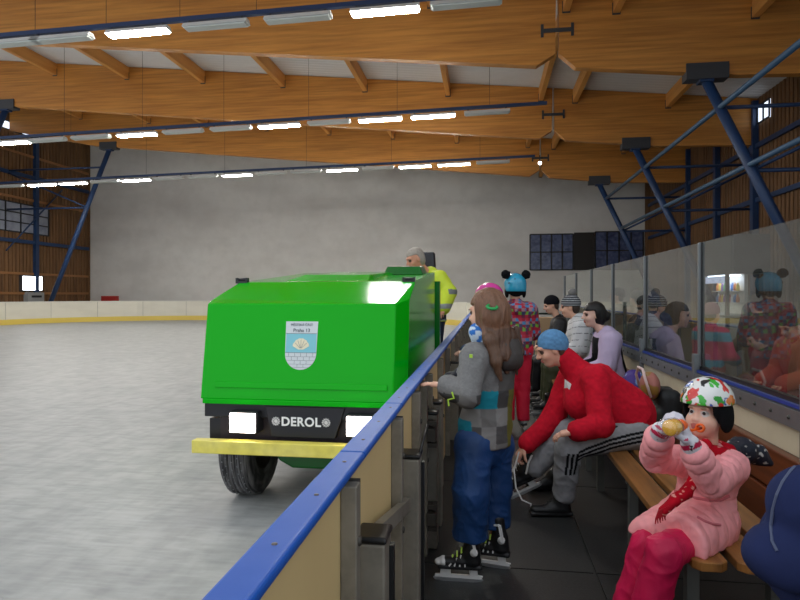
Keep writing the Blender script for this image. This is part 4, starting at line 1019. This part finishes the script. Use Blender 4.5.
# ---------------------------------------------------------------- man in the red fleece, lacing a skate
J=dict(head=V(551,349,4.25),fwd=(-.9,-.12,-.36),up=(-.25,0,1),hs=.98,bf=nrm((-.9,-.1,-.3)),
 shL=V(596,378,4.05),shR=V(570,378,4.42),elL=V(601,425,3.92),wrL=V(575,431,3.86),elR=V(552,420,4.36),wrR=V(525,446,4.3),
 hipL=V(634,433,4.14),hipR=V(632,428,4.42),knL=V(569,446,3.98),knR=V(566,432,4.32),anL=V(563,500,4.1),anR=V(531,472,4.38),toe=(-1,-.15,0),toeR=(-.9,.0,-.5))
J['hdL']=dict(d=nrm((-.9,.1,-.25)),n=(-.2,.1,-1),t=(-.3,.9,0),curl=(.3,.35,.4,.45))
J['hdR']=dict(d=nrm((-.55,-.1,-.8)),n=(.7,.2,-.5),t=(-.2,-1,.1),curl=(.8,.85,.9,.9),tc=.8)
man=body(J,'person, man in red fleece and blue knit hat sitting bent over to lace a skate',1.,.0055,skin=(214,160,136))
RED=(192,24,44)
def mextra(S):
    sm_=(A(J['shL'])+A(J['shR']))/2; h=A(J['head']); n=nrm(h-sm_)
    S.cone(sm_+n*.02,V(565,358,4.25),.095,.074,RED,.02); S.cone(V(638,410,4.28),V(602,380,4.24),.125,.12,RED,.05,(J['bf'],.8)); S.cone(V(618,420,4.2),V(582,402,4.2),.125,.125,RED,.05)
jk=jacket(J,man,1.,.022,RED,.0055,M_fleece,lambda v,C,G:C*(.93+.14*vnoise(v,60,3))[:,None],folds(.014,8,5,(1,1,1)),None,False,.02,name='fleece',end=.90,r=(.066,.056,.045),extra=mextra,fl=.78,hipr=.15,chestr=.155,belly=.02)
m=MB(); m.prism([p.to_tuple() for p in (surf(jk,x,y,.0015) for x,y in ((565,379),(571.5,384),(570,389.5),(564.5,388))) if p is not None],(-.001,-.003,0)); q=m.build('chest_logo',mat('logo_white',(220,214,214),.6)); q.parent=jk; q.location=-man.location*0
GREY=(150,150,153)
def stripes(v,C,G):
    C=C*(.94+.12*vnoise(v,50,3))[:,None]
    a=A(J['hipL'])+A((.12,0,.0)); b=A(J['knL']); ab=b-a; L=np.linalg.norm(ab); d=ab/L; n=nrm(A((0,-1,0))-d*float(A((0,-1,0))@d)); up=np.cross(n,d); up=up if up[2]>0 else -up
    w=v-a; t=w@d/L; x=w@n; y=w@up
    yy=y-(.02-.05*t-.03*np.clip(t-.6,0,1)*2)
    m=(t>-.1)&(t<.98)&(x>.015)
    for k in (-1,0,1): C[m&(np.abs(yy-k*.028)<.0082)]=(22,22,26)
    a2=b; b2=A(J['anL']); d2=nrm(b2-a2); t2=(v-a2)@d2; n2=nrm(A((0,-1,0))-d2*float(A((0,-1,0))@d2)); s2=np.cross(n2,d2); x2=(v-a2)@n2; y2=(v-a2)@s2*(1 if s2[0]<0 else -1)
    m2=(t2>.0)&(t2<.17)&(x2>.02)&(t>.9)
    for k in (-1,0,1): C[m2&(np.abs(y2+.015+k*.028)<.0082)]=(22,22,26)
    return C
trm=trousers(J,man,1.,.014,GREY,.0055,M_fleece,stripes,folds(.013,10,9,(1,1,1)),.88,(.09,.074,.058))
m=MB(); m.prism([p.to_tuple() for p in (surf(trm,x,y,.002) for x,y in ((606,426),(612,422),(618,426.5),(612,430.5))) if p is not None],(0,-.003,0)); lab=m.build('trouser_badge',mat('badge_black',(24,24,28),.6)); lab.parent=trm
m=MB(); m.prism([p.to_tuple() for p in (surf(trm,x,y,.007) for x,y in ((609.5,426.5),(612,424),(614.5,427.5))) if p is not None],(0,-.002,0)); q=m.build('badge_mark',MATS['logo_white']); q.parent=lab
HATB=(92,136,176)
beanie(J,man,HATB,.98,.0055,.5,colfn=lambda v,C,G:C*(.9+.2*vnoise(v,70,3))[:,None],drop=.01)
haircap(J,man,(86,64,52),.9,.0055,fringe=.075,grow=.006)
# near shoe: black trainer flat on the floor; far foot: skate lifted on its heel
h1=V(571,512,4.08); h1[2]=0; boot(man,h1,(-1,-.12,0),TOPZ,.29,(26,26,28),False,'shoe',.05,.005,None,mat('lace_black',(36,36,38),.7))
d_=nrm((-.80,.0,-.42)); u_=nrm((-.45,0,.9)); hk=V(541,486,4.38); 
o=boot(man,hk,d_,u_,.29,(24,24,28),True,'ice_skate',.17,.005,None,WW,shaft_dir=nrm((.35,0,.93)))
m=MB(); m.tube([V(519,452,4.25).tolist(),V(514,470,4.25).tolist(),V(516,488,4.22).tolist(),V(522,500,4.2).tolist(),V(531,504,4.2).tolist(),V(530,511,4.2).tolist()],.0055,6); m.tube([V(519,452,4.25).tolist(),V(515,466,4.28).tolist(),V(509,476,4.3).tolist()],.0055,6); m.tube([V(532,455,4.3).tolist(),V(528,464,4.3).tolist(),V(526,474,4.3).tolist()],.007,6)
q=m.build('loose_lace',WW); q.parent=o
m=MB(); m
# second shoe of the man standing empty behind his foot
t=thing('shoe','black trainer standing empty on the floor behind the man\'s foot','shoe',V(558,496,4.6)); 
hh=V(562,495,4.62); hh[2]=0; t.location=Vector(hh.tolist())
o=boot(None,hh,(-.95,-.2,0),TOPZ,.29,(28,28,30),False,'upper',.05,.006,None,None); attach(o,t)

# ---------------------------------------------------------------- small child in pink, drinking
hc=V(706,414,2.66); r_=nrm(PD(706,414,1)-Vector((0,0,EYE))); lf=nrm(np.cross((0,0,1),r_)); fw=nrm(-r_*.90+lf*.46+A((0,0,-.02)))
bfw=nrm(A((-.9,-.42,0)))
J=dict(head=hc,fwd=fw,hs=.86,bf=bfw,
 shR=V(690,462,2.76),shL=V(732,466,2.60),elR=V(655,457,2.62),wrR=V(660,433,2.46),elL=V(712,482,2.42),wrL=V(692,447,2.36),
 hipR=V(690,528,2.80),hipL=V(709,534,2.62),knR=V(648,545,2.60),knL=V(664,552,2.40),anR=V(628,612,2.62),anL=V(646,622,2.44),toe=(-1,-.3,0))
J['hdR']=dict(d=nrm(lf*-.45+A((0,0,.85))-r_*.2),n=nrm(-lf),t=nrm(-r_),curl=(.75,.8,.8,.8))
J['hdL']=dict(d=nrm(lf*.35+A((0,0,.9))-r_*.05),n=nrm(lf),t=nrm(-r_),curl=(.5,.55,.55,.6))
J['head']=A(J['head'])+A((0,0,.0))
kid=body(J,'person, small child in pink padded jacket and patterned helmet drinking on the bench',.62,.0042,skin=(228,180,158),brow=(170,130,104),ears=False,eye=(206,196,190),child=True)
irises(J['head'],J['fwd'],TOPZ,.86,kid,look=(.003,-.001))
PINK=(250,164,168)
def quilt(pts):
    segs=[(A(a),nrm(A(b)-A(a)),sp) for a,b,sp in pts]
    def fn(v,G):
        best=np.full(len(v),9.); q=np.zeros(len(v))
        for a,d,sp in segs:
            w=v-a; t=w@d; t2=np.clip(t,0,.4); dist=np.linalg.norm(w-t2[:,None]*d,axis=1); m=dist<best; best=np.where(m,dist,best); q=np.where(m,np.abs(np.sin(np.pi*(t+.01*vnoise(v,14,2))/sp)),q)
        return .0075*(q**.5)-.004+folds(.008,22,4)(v,G)
    return fn
shm=(A(J['shL'])+A(J['shR']))/2; hm=(A(J['hipL'])+A(J['hipR']))/2
def kextra(S):
    # skirt of the jacket flaring over the thighs
    for e,n_ in (('R',.62),('L',.62)):
        a=A(J['hip'+e])+A((0,0,.03)); b=A(J['kn'+e]); S.cone(a+A((0,0,.02)),a+(b-a)*.84+A((0,0,.0)),.115,.112,PINK,.05)
    km=(A(J['knL'])+A(J['knR']))/2; td=km-hm; td[2]=0; td=nrm(td); sd_=np.cross(td,A((0,0,1))); cc=km+td*.105; cc[2]=.46; S.box(cc,(.3,.15,.17),.01,(sd_,td,(0,0,1)),None,.012,-1)
    for e in 'LR':
        w=A(J['wr'+e]); d=nrm(w-A(J['el'+e])); S.cone(w-d*.06,w-d*.04,.046,.044,PINK,.01)
jkid=jk=jacket(J,kid,.62,.034,PINK,.0045,M_nylon,lambda v,C,G:C*(.94+.1*vnoise(v,40,3))[:,None],quilt([(hm,shm,.052),(J['shL'],J['elL'],.062),(J['elL'],J['wrL'],.055),(J['shR'],J['elR'],.062),(J['elR'],J['wrR'],.055),(J['hipL'],J['knL'],.075),(J['hipR'],J['knR'],.075)]),None,True,.03,end=.78,r=(.05,.042,.034),extra=kextra,fl=.85,hipr=.17,chestr=.145,belly=.0,hem=.452)
m=MB(); m.tube([p.to_tuple() for p in (surf(jk,x,y,.003) for x,y in ((668,486),(676,491),(686,496),(697,499),(709,501),(720,500),(729,496))) if p is not None],.007,6); q=m.build('belt_seam',mat('pink_seam',(206,112,122),.7)); q.parent=jk
m=MB(); m.tube([p.to_tuple() for p in (surf(jk,x,y,.001) for x,y in ((697,517),(704,521),(712,524),(720,525))) if p is not None],.006,6); q=m.build('pocket_flap',MATS['pink_seam']); q.parent=jk
CRIM=(204,24,78)
def crim(v,C,G): return C*(.86+.26*vnoise(v,12,5))[:,None]
trousers(J,kid,.62,.014,CRIM,.0045,M_nylon,crim,folds(.012,15,3,(1,1,.8)),.93,(.09,.088,.088))
for e in 'LR':
    w=A(J['wr'+e]); h=J['hd'+e]; S=Vol(.004,.012); hand(S,w,h['d'],h['n'],h['t'],.84,h['curl'],(206,202,212),.004,.5); d=nrm(w-A(J['el'+e]))
    S.cone(w-d*.03,w+d*.02,.04,.036,(214,212,218),.008)
    cc=w+nrm(h['d'])*.03
    def gcol(v,C,G,cc=cc,h=h,w=w,d=d):
        x=(v-w)@nrm(h['d']); C=C.copy(); m=(x>-.0)&(x<.022); C[m&(vnoise(v,45,2)>.42)]=(186,26,70); n=vnoise(v,70,6); C[(n>.76)&(x<.02)]=(34,28,40); C[(x>.03)&(x<.05)&(vnoise(v,50,9)>.6)]=(190,40,84); return C
    S.mesh('glove',M_nylon,kid,(206,202,212),gcol)
# scarf
REDS=(178,14,34)
S=Vol(.0045,.02); hd=A(J['head']); f,u,l=frame(J['fwd'])
S.chain([shm+A((0,0,.05))+l*.07+f*.02,shm+A((0,0,.055))+f*.08,shm+A((0,0,.045))-l*.07+f*.03],[.038,.042,.038],REDS)
S.chain([shm+A((0,0,.06))-f*.05+l*.05,shm+A((0,0,.06))-f*.06,shm+A((0,0,.06))-f*.04-l*.06],[.04,.042,.04],REDS)
fb=J['bf']
S.chain([V(706,446,2.50),V(704,460,2.47),V(695,478,2.46),V(687,492,2.44),V(675,500,2.42),V(663,511,2.40)],[.03,.032,.026,.026,.024,.02],REDS,.01,(fb,.55))
def dots(v,C,G): n=vnoise(v,75,3); C=C.copy(); C[n>.8]=(226,150,140); return C*(.85+.3*vnoise(v,30,8))[:,None]
sc_=S.mesh('scarf',M_fleece,kid,REDS,dots,folds(.005,24,2))
m=MB()
for k in range(7):
    a=V(659+1.6*k,510.5-.8*k,2.39); m.tube([a.tolist(),(a+A((-.012,0,-.035))).tolist(),(a+A((-.014+.004*(k%3),0,-.055))).tolist()],[.004,.0035,.002],5)
q=m.build('fringe',mat('scarf_red',REDS,.9)); q.parent=sc_
# helmet with a lively print
rng=np.random.RandomState(11); spots=[]
hcen=A(J['head'])
for i in range(230):
    d=rng.normal(size=3); d/=np.linalg.norm(d); spots.append((d,rng.uniform(.08,.24),[(54,176,50),(40,150,44),(228,124,44),(228,124,44),(206,48,44),(206,48,44),(36,36,38),(50,92,170),(228,226,222),(228,226,222)][rng.randint(10)],rng.normal(size=3)))
def hcol(v,C,G):
    C=np.tile(A((226,226,224)),(len(v),1)); d=v-(hcen+A((0,0,.03))); d/=np.linalg.norm(d,axis=1,keepdims=True)
    wob=.5+1.0*vnoise(v,60,3)
    for q,r,c,ax_ in spots:
        ax_=ax_-q*float(ax_@q); ax_/=np.linalg.norm(ax_); e=d-q; al=e@ax_; dist=np.sqrt(np.maximum((e**2).sum(1)-al**2,0)*3.2+al**2*.8)
        C[dist<r*wob*1.05]=c
    return C
J2=dict(J); J2['head']=A(J['head'])+A((0,0,.022))
hm_=helmet(J2,kid,(226,226,224),.97,.004,hcol,drop=-.004,tilt=-.12)
# bottle held in both gloves
c0=V(664,429,2.29); c1=V(690,424,2.40); ax_=nrm(c1-c0)
bt=thing('drink_bottle','clear bottle of orange drink with orange cap held at the child\'s mouth','bottle',c0.tolist())
L_=float(np.linalg.norm(c1-c0))
M_clear=glass_mat('clear_plastic',(246,248,248),.02,.03)
M_juice=mat('orange_drink',(250,184,60),.12,coat=.4)
M_ocap=mat('orange_cap',(240,98,24),.35)
MB().lathe(c0.tolist(),ax_.tolist(),[(0,0),(.03,.0),(.037,.008),(.037,.03),(.034,.036),(.037,.042),(.037,.075),(.03,.095),(.02,.105)],20).build('bottle_body',M_clear,bt)
MB().lathe((c0+ax_*.034).tolist(),ax_.tolist(),[(0,0),(.028,.0),(.031,.004),(.033,.038),(.027,.056),(.0,.058)],18).build('drink',M_juice,bt)
q=MB().lathe((c0+ax_*.102).tolist(),ax_.tolist(),[(.022,0),(.026,.004),(.026,.022),(.018,.028),(.013,.034),(.012,.05),(.0,.05)],16).build('cap',M_ocap,bt)
cc=V(701,428,2.41); m=MB(); m.lathe(cc.tolist(),nrm(-r_*.8+lf*.2).tolist(),[(.011,0),(.017,.0),(.019,.01),(.017,.024),(.011,.024),(.009,.01)],16); m.tube([(c0+ax_*.115).tolist(),((c0+ax_*.13+cc)/2+A((0,0,-.015))).tolist(),cc.tolist()],.006,8)
m.build('cap_lid',M_ocap,bt)
for e in 'LR':
    a=A(J['an'+e]).copy(); dd=nrm((-1,-.25,0)); hh=a-dd*.05; hh[2]=.0; o=boot(kid,hh-A((0,0,0)),dd,TOPZ,.19,(26,26,28),True,'ice_skate',.16,.005,None,WW)

# hood with dark printed lining hanging at the child's back
S=Vol(.005,.02); S.chain([V(728,452,2.78),V(742,450,2.84),V(758,455,2.86),V(770,463,2.84)],[.04,.055,.04,.012],(34,36,50),.03)
q=S.mesh('hood',M_nylon,None,(34,36,50),lambda v,C,G:np.where((vnoise(v*np.array((1,1,2.2)),46,4)>.76)[:,None],A((196,190,186)),C),folds(.012,16,5)); q.parent=jkid

# ---------------------------------------------------------------- person in navy at the right edge
J=dict(head=V(872,446,1.52),fwd=nrm((.75,.55,-.35)),hs=.9,bf=nrm((.7,.6,-.25)),
 shL=V(832,520,1.52),shR=V(868,540,1.30),elL=V(868,520,1.75),wrL=V(905,560,1.8),elR=V(880,600,1.28),wrR=V(930,600,1.4),
 hipL=V(838,680,1.62),hipR=V(850,720,1.42),knL=V(800,860,1.7),knR=V(830,880,1.5),anL=A((.92,1.62,.1)),anR=A((1.02,1.44,.1)),toe=(.8,.6,0))
J['hipL'][2]=.62; J['hipR'][2]=.62; J['knL']=(A(J['hipL'])+J['anL'])/2+A((.02,.02,0)); J['knR']=(A(J['hipR'])+J['anR'])/2+A((.02,.02,0))
nav=body(J,'person, back and hood of someone in navy fleece with grey piping, right edge',.74,.009,face=False)
NAVY=(34,42,78)
def nextra(S):
    S.ell(V(810,506,1.36),(.085,.08,.09),None,NAVY,.04); S.ell(V(797,556,1.36),(.115,.08,.075),None,NAVY,.03)
jk=jacket(J,nav,.74,.02,NAVY,.006,M_fleece,lambda v,C,G:C*(.9+.2*vnoise(v,14,3))[:,None],folds(.012,7,3),None,True,.06,extra=nextra,fl=.8,hipr=.2,chestr=.2)
pip=[p.to_tuple() for p in (surf(jk,x,y,.001) for x,y in ((799,464),(795,467),(791,471),(783,482),(777,495),(773,510),(771,526),(772,541),(777,551))) if p is not None]
q=MB().tube(pip,.0035,6).build('piping',mat('grey_piping',(70,78,104),.8)); q.parent=jk; q.location=-jk.location-nav.location if False else (0,0,0)
trousers(J,nav,.74,.02,(30,32,44),.01,M_cloth)
beanie(J,nav,(36,40,60),.9,.01)
# ---------------------------------------------------------------- generic helpers for the people farther away
def person(label,head_px,d,fwd,bf,sh,seat=None,stand=True,sc=1.,res=.011,skin=SKIN,jack=(60,60,66),trou=(30,30,36),hat=('hair',(60,44,36)),shoe=(24,24,26),skate=True,jfn=None,tfn=None,arms=None,hoodc=None,X=None,face=True,jm=None,jdisp=True,trd=None,g=.03,group=None,legdir=None,knee=None,up=(0,0,1),hatkw=None):
    """standing or seated figure; every joint in metres from the head and the pelvis"""
    h=V(head_px[0],head_px[1],d); f,u,l=frame(bf); hs=(sc if sc>.9 else max(sc,.84))*1.09
    J=dict(head=h,fwd=fwd,hs=hs,bf=bf,up=up)
    shm=h-A((0,0,.265*sc))-f*.03*sc if sh is None else A(sh)
    J['shL']=shm+l*.165*sc; J['shR']=shm-l*.165*sc
    if stand:
        hipz=shm[2]-.46*sc if seat is None else seat; hm=A((shm[0],shm[1],hipz))-f*.02
        J['hipL']=hm+l*.085*sc; J['hipR']=hm-l*.085*sc
        for e,s_ in (('L',1),('R',-1)):
            base=A((hm[0],hm[1],.1))+l*.09*s_*sc; J['an'+e]=base if legdir is None else base+A(legdir); J['kn'+e]=(J['hip'+e]+J['an'+e])/2+f*.03
    else:
        hm=A(seat); J['hipL']=hm+l*.09*sc; J['hipR']=hm-l*.09*sc
        for e,s_ in (('L',1),('R',-1)):
            J['kn'+e]=J['hip'+e]+f*.42*sc+l*.03*s_+A((0,0,.02)); J['an'+e]=A((J['kn'+e][0],J['kn'+e][1],.1))+f*.04
    for e,s_ in (('L',1),('R',-1)):
        J['el'+e]=J['sh'+e]+A((0,0,-.27*sc))+f*.06*sc+l*.05*s_*sc
        J['wr'+e]=J['el'+e]+f*.2*sc+A((0,0,-.08*sc))-l*.06*s_*sc
    if arms:
        for k,v in arms.items(): J[k]=A(v)
    J['toe']=f
    P=body(J,label,sc,res,skin,face,group=group)
    jacket(J,P,sc,g,jack,res,jm or M_nylon,jfn,folds(.012,9,int(d*7)) if jdisp else None,hoodc,True,.06,hem=(float(A(J['hipL'])[2])-.06*sc) if stand else None)
    trousers(J,P,sc,.015,trou,res,M_nylon,tfn,folds(.01,11,int(d*5)),.9,hem=.13*sc+(float(A(J['anL'])[2])-.1) if stand else None)
    kind=hat[0]; kw=hatkw or {}
    if kind=='hair': haircap(J,P,hat[1],None,res*.8,**kw)
    elif kind=='beanie':
        beanie(J,P,hat[1],None,res*.8,**kw); haircap(J,P,hat[2] if len(hat)>2 else (70,52,42),hs*.93,res,fringe=.07,grow=.006)
    elif kind=='helmet': helmet(J,P,hat[1],hs*1.12,res*.8,**kw)
    if skate is not None:
        for e in 'LR':
            a=A(J['an'+e]); hh=a-f*.06*sc; hh[2]=a[2]-.1 if a[2]>.3 else 0.
            boot(P,hh,f,TOPZ,.27*sc,shoe,skate,'ice_skate' if skate else 'shoe',.16 if skate else .08,res*.8)
    return P,J
# teenager in blue helmet
def multi(v,C,G):
    i=np.floor(v/.036+.5*vnoise(v,9,2)[:,None]).astype(int); k=(i[:,0]*7+i[:,1]*13+i[:,2]*5)%9
    return np.array([(166,28,54),(130,24,48),(166,28,54),(60,62,96),(186,46,66),(110,156,60),(70,130,176),(110,30,60),(170,120,130)],float)[k]
back=nrm((-.12,1,0))
P,J=person('person, child in blue helmet with black pompoms and colourful jacket, back turned',(515,288),6.67,back,back,None,sc=.93,res=.009,jack=(176,30,52),jfn=multi,trou=(214,34,62),hat=('helmet',(44,150,184)),shoe=(210,206,204),skate=True,hoodc=(196,36,58),g=.034,face=False,hatkw=dict(drop=.06))
hm_=[o for o in P.children if o.name.startswith('helmet')][0]
for px in (506,526):
    S=Vol(.006,.01); S.ell(V(px,274.5,6.6),.047,None,(20,20,22)); q=S.mesh('ear_pompom',M_knit,None,(20,20,22),disp=lambda v,G:.018*vnoise(v,55,3)-.006); q.parent=hm_
m=MB()
for px,py in ((509,283),(514,287),(519,282),(515,279)):
    c=V(px,py,6.53); m.ball(c.tolist(),.009,8)
q=m.build('vent_hole',MATS['black_rubber']); q.parent=hm_
# child in pink helmet, mostly hidden behind the girl
P,J=person('person, child in magenta helmet leaning on the rail behind the grey-jacketed girl',(488,300),5.4,nrm((-.8,.6,-.1)),nrm((-.9,.4,0)),None,sc=.86,res=.01,jack=(52,70,110),trou=(40,44,60),hat=('helmet',(206,60,150)),arms={'elL':V(480,352,5.3),'wrL':V(467,352,5.2)},face=False)
# two people on the bench beyond the lilac woman
left=nrm((-1,-.05,0))
def wl(v,C,G):
    C=C.copy(); C[np.abs(np.sin(v[:,2]*38+v[:,1]*8))<.10]=(40,40,46); return C
P,J=person('person, seated in white jacket and grey knit hat with pompom',(570,307),7.8,nrm((-.97,.2,-.12)),left,V(580,326,7.75),seat=V(584,369,7.75),stand=False,sc=1.04,g=.05,res=.009,jack=(206,206,208),jfn=wl,trou=(74,78,56),hat=('beanie',(72,74,78),(60,44,36)),hatkw=dict(pom=(120,118,116),colfn=lambda v,C,G:np.where((np.abs(np.sin(v[:,2]*110))<.3)[:,None],A((190,190,192)),C),tilt=.1),hoodc=(40,40,44))
P,J=person('person, seated in black cap and dark coat beyond the white jacket',(551,305),8.9,nrm((-.95,-.1,-.3)),left,V(559,323,8.9),seat=V(565,363,8.9),stand=False,sc=.95,res=.011,jack=(34,32,34),trou=(26,26,30),hat=('beanie',(24,24,28)))
# woman in lilac hoodie and black vest
def vest(v,C,G):
    w=v-A(sh_); m=(np.abs(w@A(lt_))<.145)&(v[:,2]<sh_[2]+.03); C=C.copy(); C[m]=(26,26,30); return C
sh_=V(607,340,6.62); lt_=frame(left)[2]
def bun(S,c,f,u,l,s): S.ell(c-f*.12+u*.0-A((0,0,.02)),(.07,.06,.065),None,(22,19,20),.02); S.ell(c-f*.06-u*.06,(.075,.06,.08),(l,f,u),(22,19,20),.02)
P,J=person('person, dark-haired woman in lilac hoodie and black vest on the bench',(593,315),6.65,nrm((-.96,-.2,-.05)),left,sh_,seat=V(612,386,6.62),stand=False,sc=1.,res=.008,skin=(226,182,164),jack=(196,178,208),jfn=vest,trou=(24,24,28),hat=('hair',(22,19,20)),hatkw=dict(extra=bun,fringe=.035,grow=.02),g=.045,hoodc=(192,176,204),jm=M_fleece)
# driver at the back of the machine
def hiv(v,C,G):
    C=C.copy(); w=v-A(ds_); z=w[:,2]; m=(np.abs(z+.33)<.028)|(np.abs(z+.48)<.028); C[m]=(150,152,150); a=(w@A((.99,.14,0))>.19)&(np.abs(z+.16)<.03); C[a]=(120,124,122); C[z<-.56]=(40,44,52); return C
ds_=V(431,279,7.45)
P,J=person('person, grey-haired driver in yellow high-visibility jacket behind the green machine',(415,259),7.3,nrm((-.8,-.45,-.38)),nrm((-.75,-.65,0)),ds_,sc=1.,res=.008,skin=(206,146,118),jack=(206,222,60),jfn=hiv,trou=(34,40,56),hat=('hair',(168,158,146)),hatkw=dict(fringe=.055,grow=.004),arms={'elL':V(449,292,7.25),'wrL':V(443,308,7.05),'elR':V(418,300,7.3),'wrR':V(408,292,7.1)},skate=None,g=.04)
# his feet stand on the driver step
# ---------------------------------------------------------------- people behind the glass screen
P,J=person('person, in dark cap and dark coat standing far behind the glass',(617,296),10.6,nrm((-.9,.3,0)),nrm((-.8,.5,0)),None,sc=1.,res=.014,jack=(34,36,44),trou=(28,28,34),hat=('beanie',(40,56,60)),skate=False)
P,J=person('person, in grey knit hat and dark coat standing behind the glass',(636,299),9.6,nrm((-.6,.8,0)),nrm((-.6,.8,0)),None,sc=.98,res=.014,jack=(40,42,50),trou=(30,30,36),hat=('beanie',(110,108,108)),skate=False)
P,J=person('person, in dark blue hooded coat with hood up behind the glass',(653,302),8.9,nrm((.2,1,0)),nrm((.2,1,0)),None,sc=.95,res=.013,jack=(34,46,92),trou=(28,28,40),hat=('beanie',(32,44,86)),hatkw=dict(drop=.06,tilt=0),skate=False,hoodc=(34,46,92))
P,J=person('person, child with short brown hair and dark jacket just behind the glass',(631,315),8.2,nrm((.6,.8,-.1)),nrm((.5,.8,0)),None,sc=.86,res=.012,jack=(70,70,62),trou=(30,30,36),hat=('hair',(122,78,50)),skate=False)
def tealpink(v,C,G):
    k=np.floor(v[:,2]/.10).astype(int)%3; return np.array([(206,40,98),(66,150,176),(206,40,98)],float)[k]
P,J=person('person, child in pink and teal jacket with pinkish hat behind the glass',(712,314),6.6,nrm((.75,.6,-.1)),nrm((.8,.5,0)),None,sc=.82,res=.01,jack=(206,40,98),jfn=tealpink,trou=(150,60,70),hat=('beanie',(160,110,116)),skate=False)
P,J=person('person, in dark brown jacket standing behind the glass near the green post',(757,304),7.3,nrm((-.3,1,0)),nrm((-.3,1,0)),None,sc=.86,res=.011,jack=(58,40,34),trou=(34,28,30),hat=('beanie',(40,34,34)),skate=False)
def orng(v,C,G):
    C=C.copy(); return C
P,J=person('person, seated behind the glass in orange and black jacket and dark cap',(791,326),5.75,nrm((-.85,-.25,-.4)),nrm((-.95,-.2,0)),V(797,347,5.75),seat=V(806,397,5.75),stand=False,sc=.95,res=.01,jack=(176,66,34),trou=(110,24,36),hat=('beanie',(36,30,34)),skate=False,skin=(206,150,124))
P,J=person('person, seated behind the glass in black coat leaning forward, left of orange jacket',(757,338),6.4,nrm((-.9,.2,-.5)),nrm((-.95,.1,0)),V(766,356,6.4),seat=V(781,387,6.4),stand=False,sc=.88,res=.011,jack=(30,30,38),trou=(26,26,34),hat=('hair',(44,34,30)),skate=False)
# school bag with pale rim on the bench behind the man
t=thing('backpack','pink and black backpack with pale curved handle on bench behind the man','backpack',(1.36,4.95,.45))
S=Vol(.007,.04); S.box((1.40,4.95,.61),(.09,.14,.16),.07,None,(30,32,34)); S.box((1.29,4.93,.54),(.05,.11,.09),.04,None,(52,56,48)); S.mesh('bag_body',M_nylon,t,(30,32,34),None,folds(.012,8,2))
S=Vol(.006,.02); S.ell((1.27,4.93,.79),(.07,.14,.11),None,(168,106,96)); S.mesh('top_pocket',M_nylon,t,(168,106,96),lambda v,C,G:np.where((vnoise(v,16,2)>.55)[:,None],A((150,112,52)),C))
MB().tube([(1.24,4.78+.0,.72),(1.2,4.79,.86),(1.2,4.86,.925),(1.2,5.0,.925),(1.2,5.07,.86),(1.24,5.08,.72)],.011,8).build('handle',mat('pale_piping',(214,186,182),.6),t)
t=thing('bag','purple drawstring bag on the bench beside the lilac woman','bag',(1.4,6.0,.45))
S=Vol(.008,.03); S.ell((1.4,6.0,.61),(.12,.15,.17),None,(66,44,128)); S.mesh('bag_body',M_nylon,t,(66,44,128),lambda v,C,G:np.where((vnoise(v,18,2)>.62)[:,None],A((120,150,200)),C),folds(.02,9,3))
# loose skates and boots on the floor in front of the benches
for i,(px,py,c,lb) in enumerate(((531,384,(222,220,218),'white skate lying on the walkway beyond the man, farthest of its row'),(541,398,(60,58,58),'grey skate with white blade standing on the walkway in its row'),(545,412,(30,30,32),'black skate on the walkway before the seated man, nearest of its row'))):
    h=A(PZ(px+8,py+3,0.0)); t=thing('ice_skate',lb,'skate',h.tolist(),'loose skates on the walkway'); o=boot(None,h,(-1,-.1,0),TOPZ,.26,c,True,'upper',.15,.008,None,None); attach(o,t)
# ============================================================ camera, sky light, exposure
cam=D.cameras.new('camera'); cam.lens=27.0; cam.sensor_width=36.0; cam.sensor_fit='HORIZONTAL'; cam.shift_y=-(300-HOR)/800.0; cam.clip_end=200; cam.clip_start=.05
co=D.objects.new('camera',cam); COL.objects.link(co); co.location=(0,0,EYE); co.rotation_euler=(math.pi/2,0,YAW); SC.camera=co
w=D.worlds.new('world'); SC.world=w; w.use_nodes=True
bg=w.node_tree.nodes['Background']; bg.inputs[0].default_value=(.86,.92,1,1); bg.inputs[1].default_value=1.15
SC.view_settings.view_transform='Standard'; SC.view_settings.look='None'; SC.view_settings.gamma=1; SC.view_settings.exposure=0.0
try: SC.view_settings.use_curve_mapping=False
except Exception: pass
SC.cycles.use_denoising=True; SC.cycles.max_bounces=8; SC.cycles.transparent_max_bounces=12; SC.cycles.sample_clamp_indirect=4.0
SC.cycles.caustics_reflective=False; SC.cycles.caustics_refractive=False
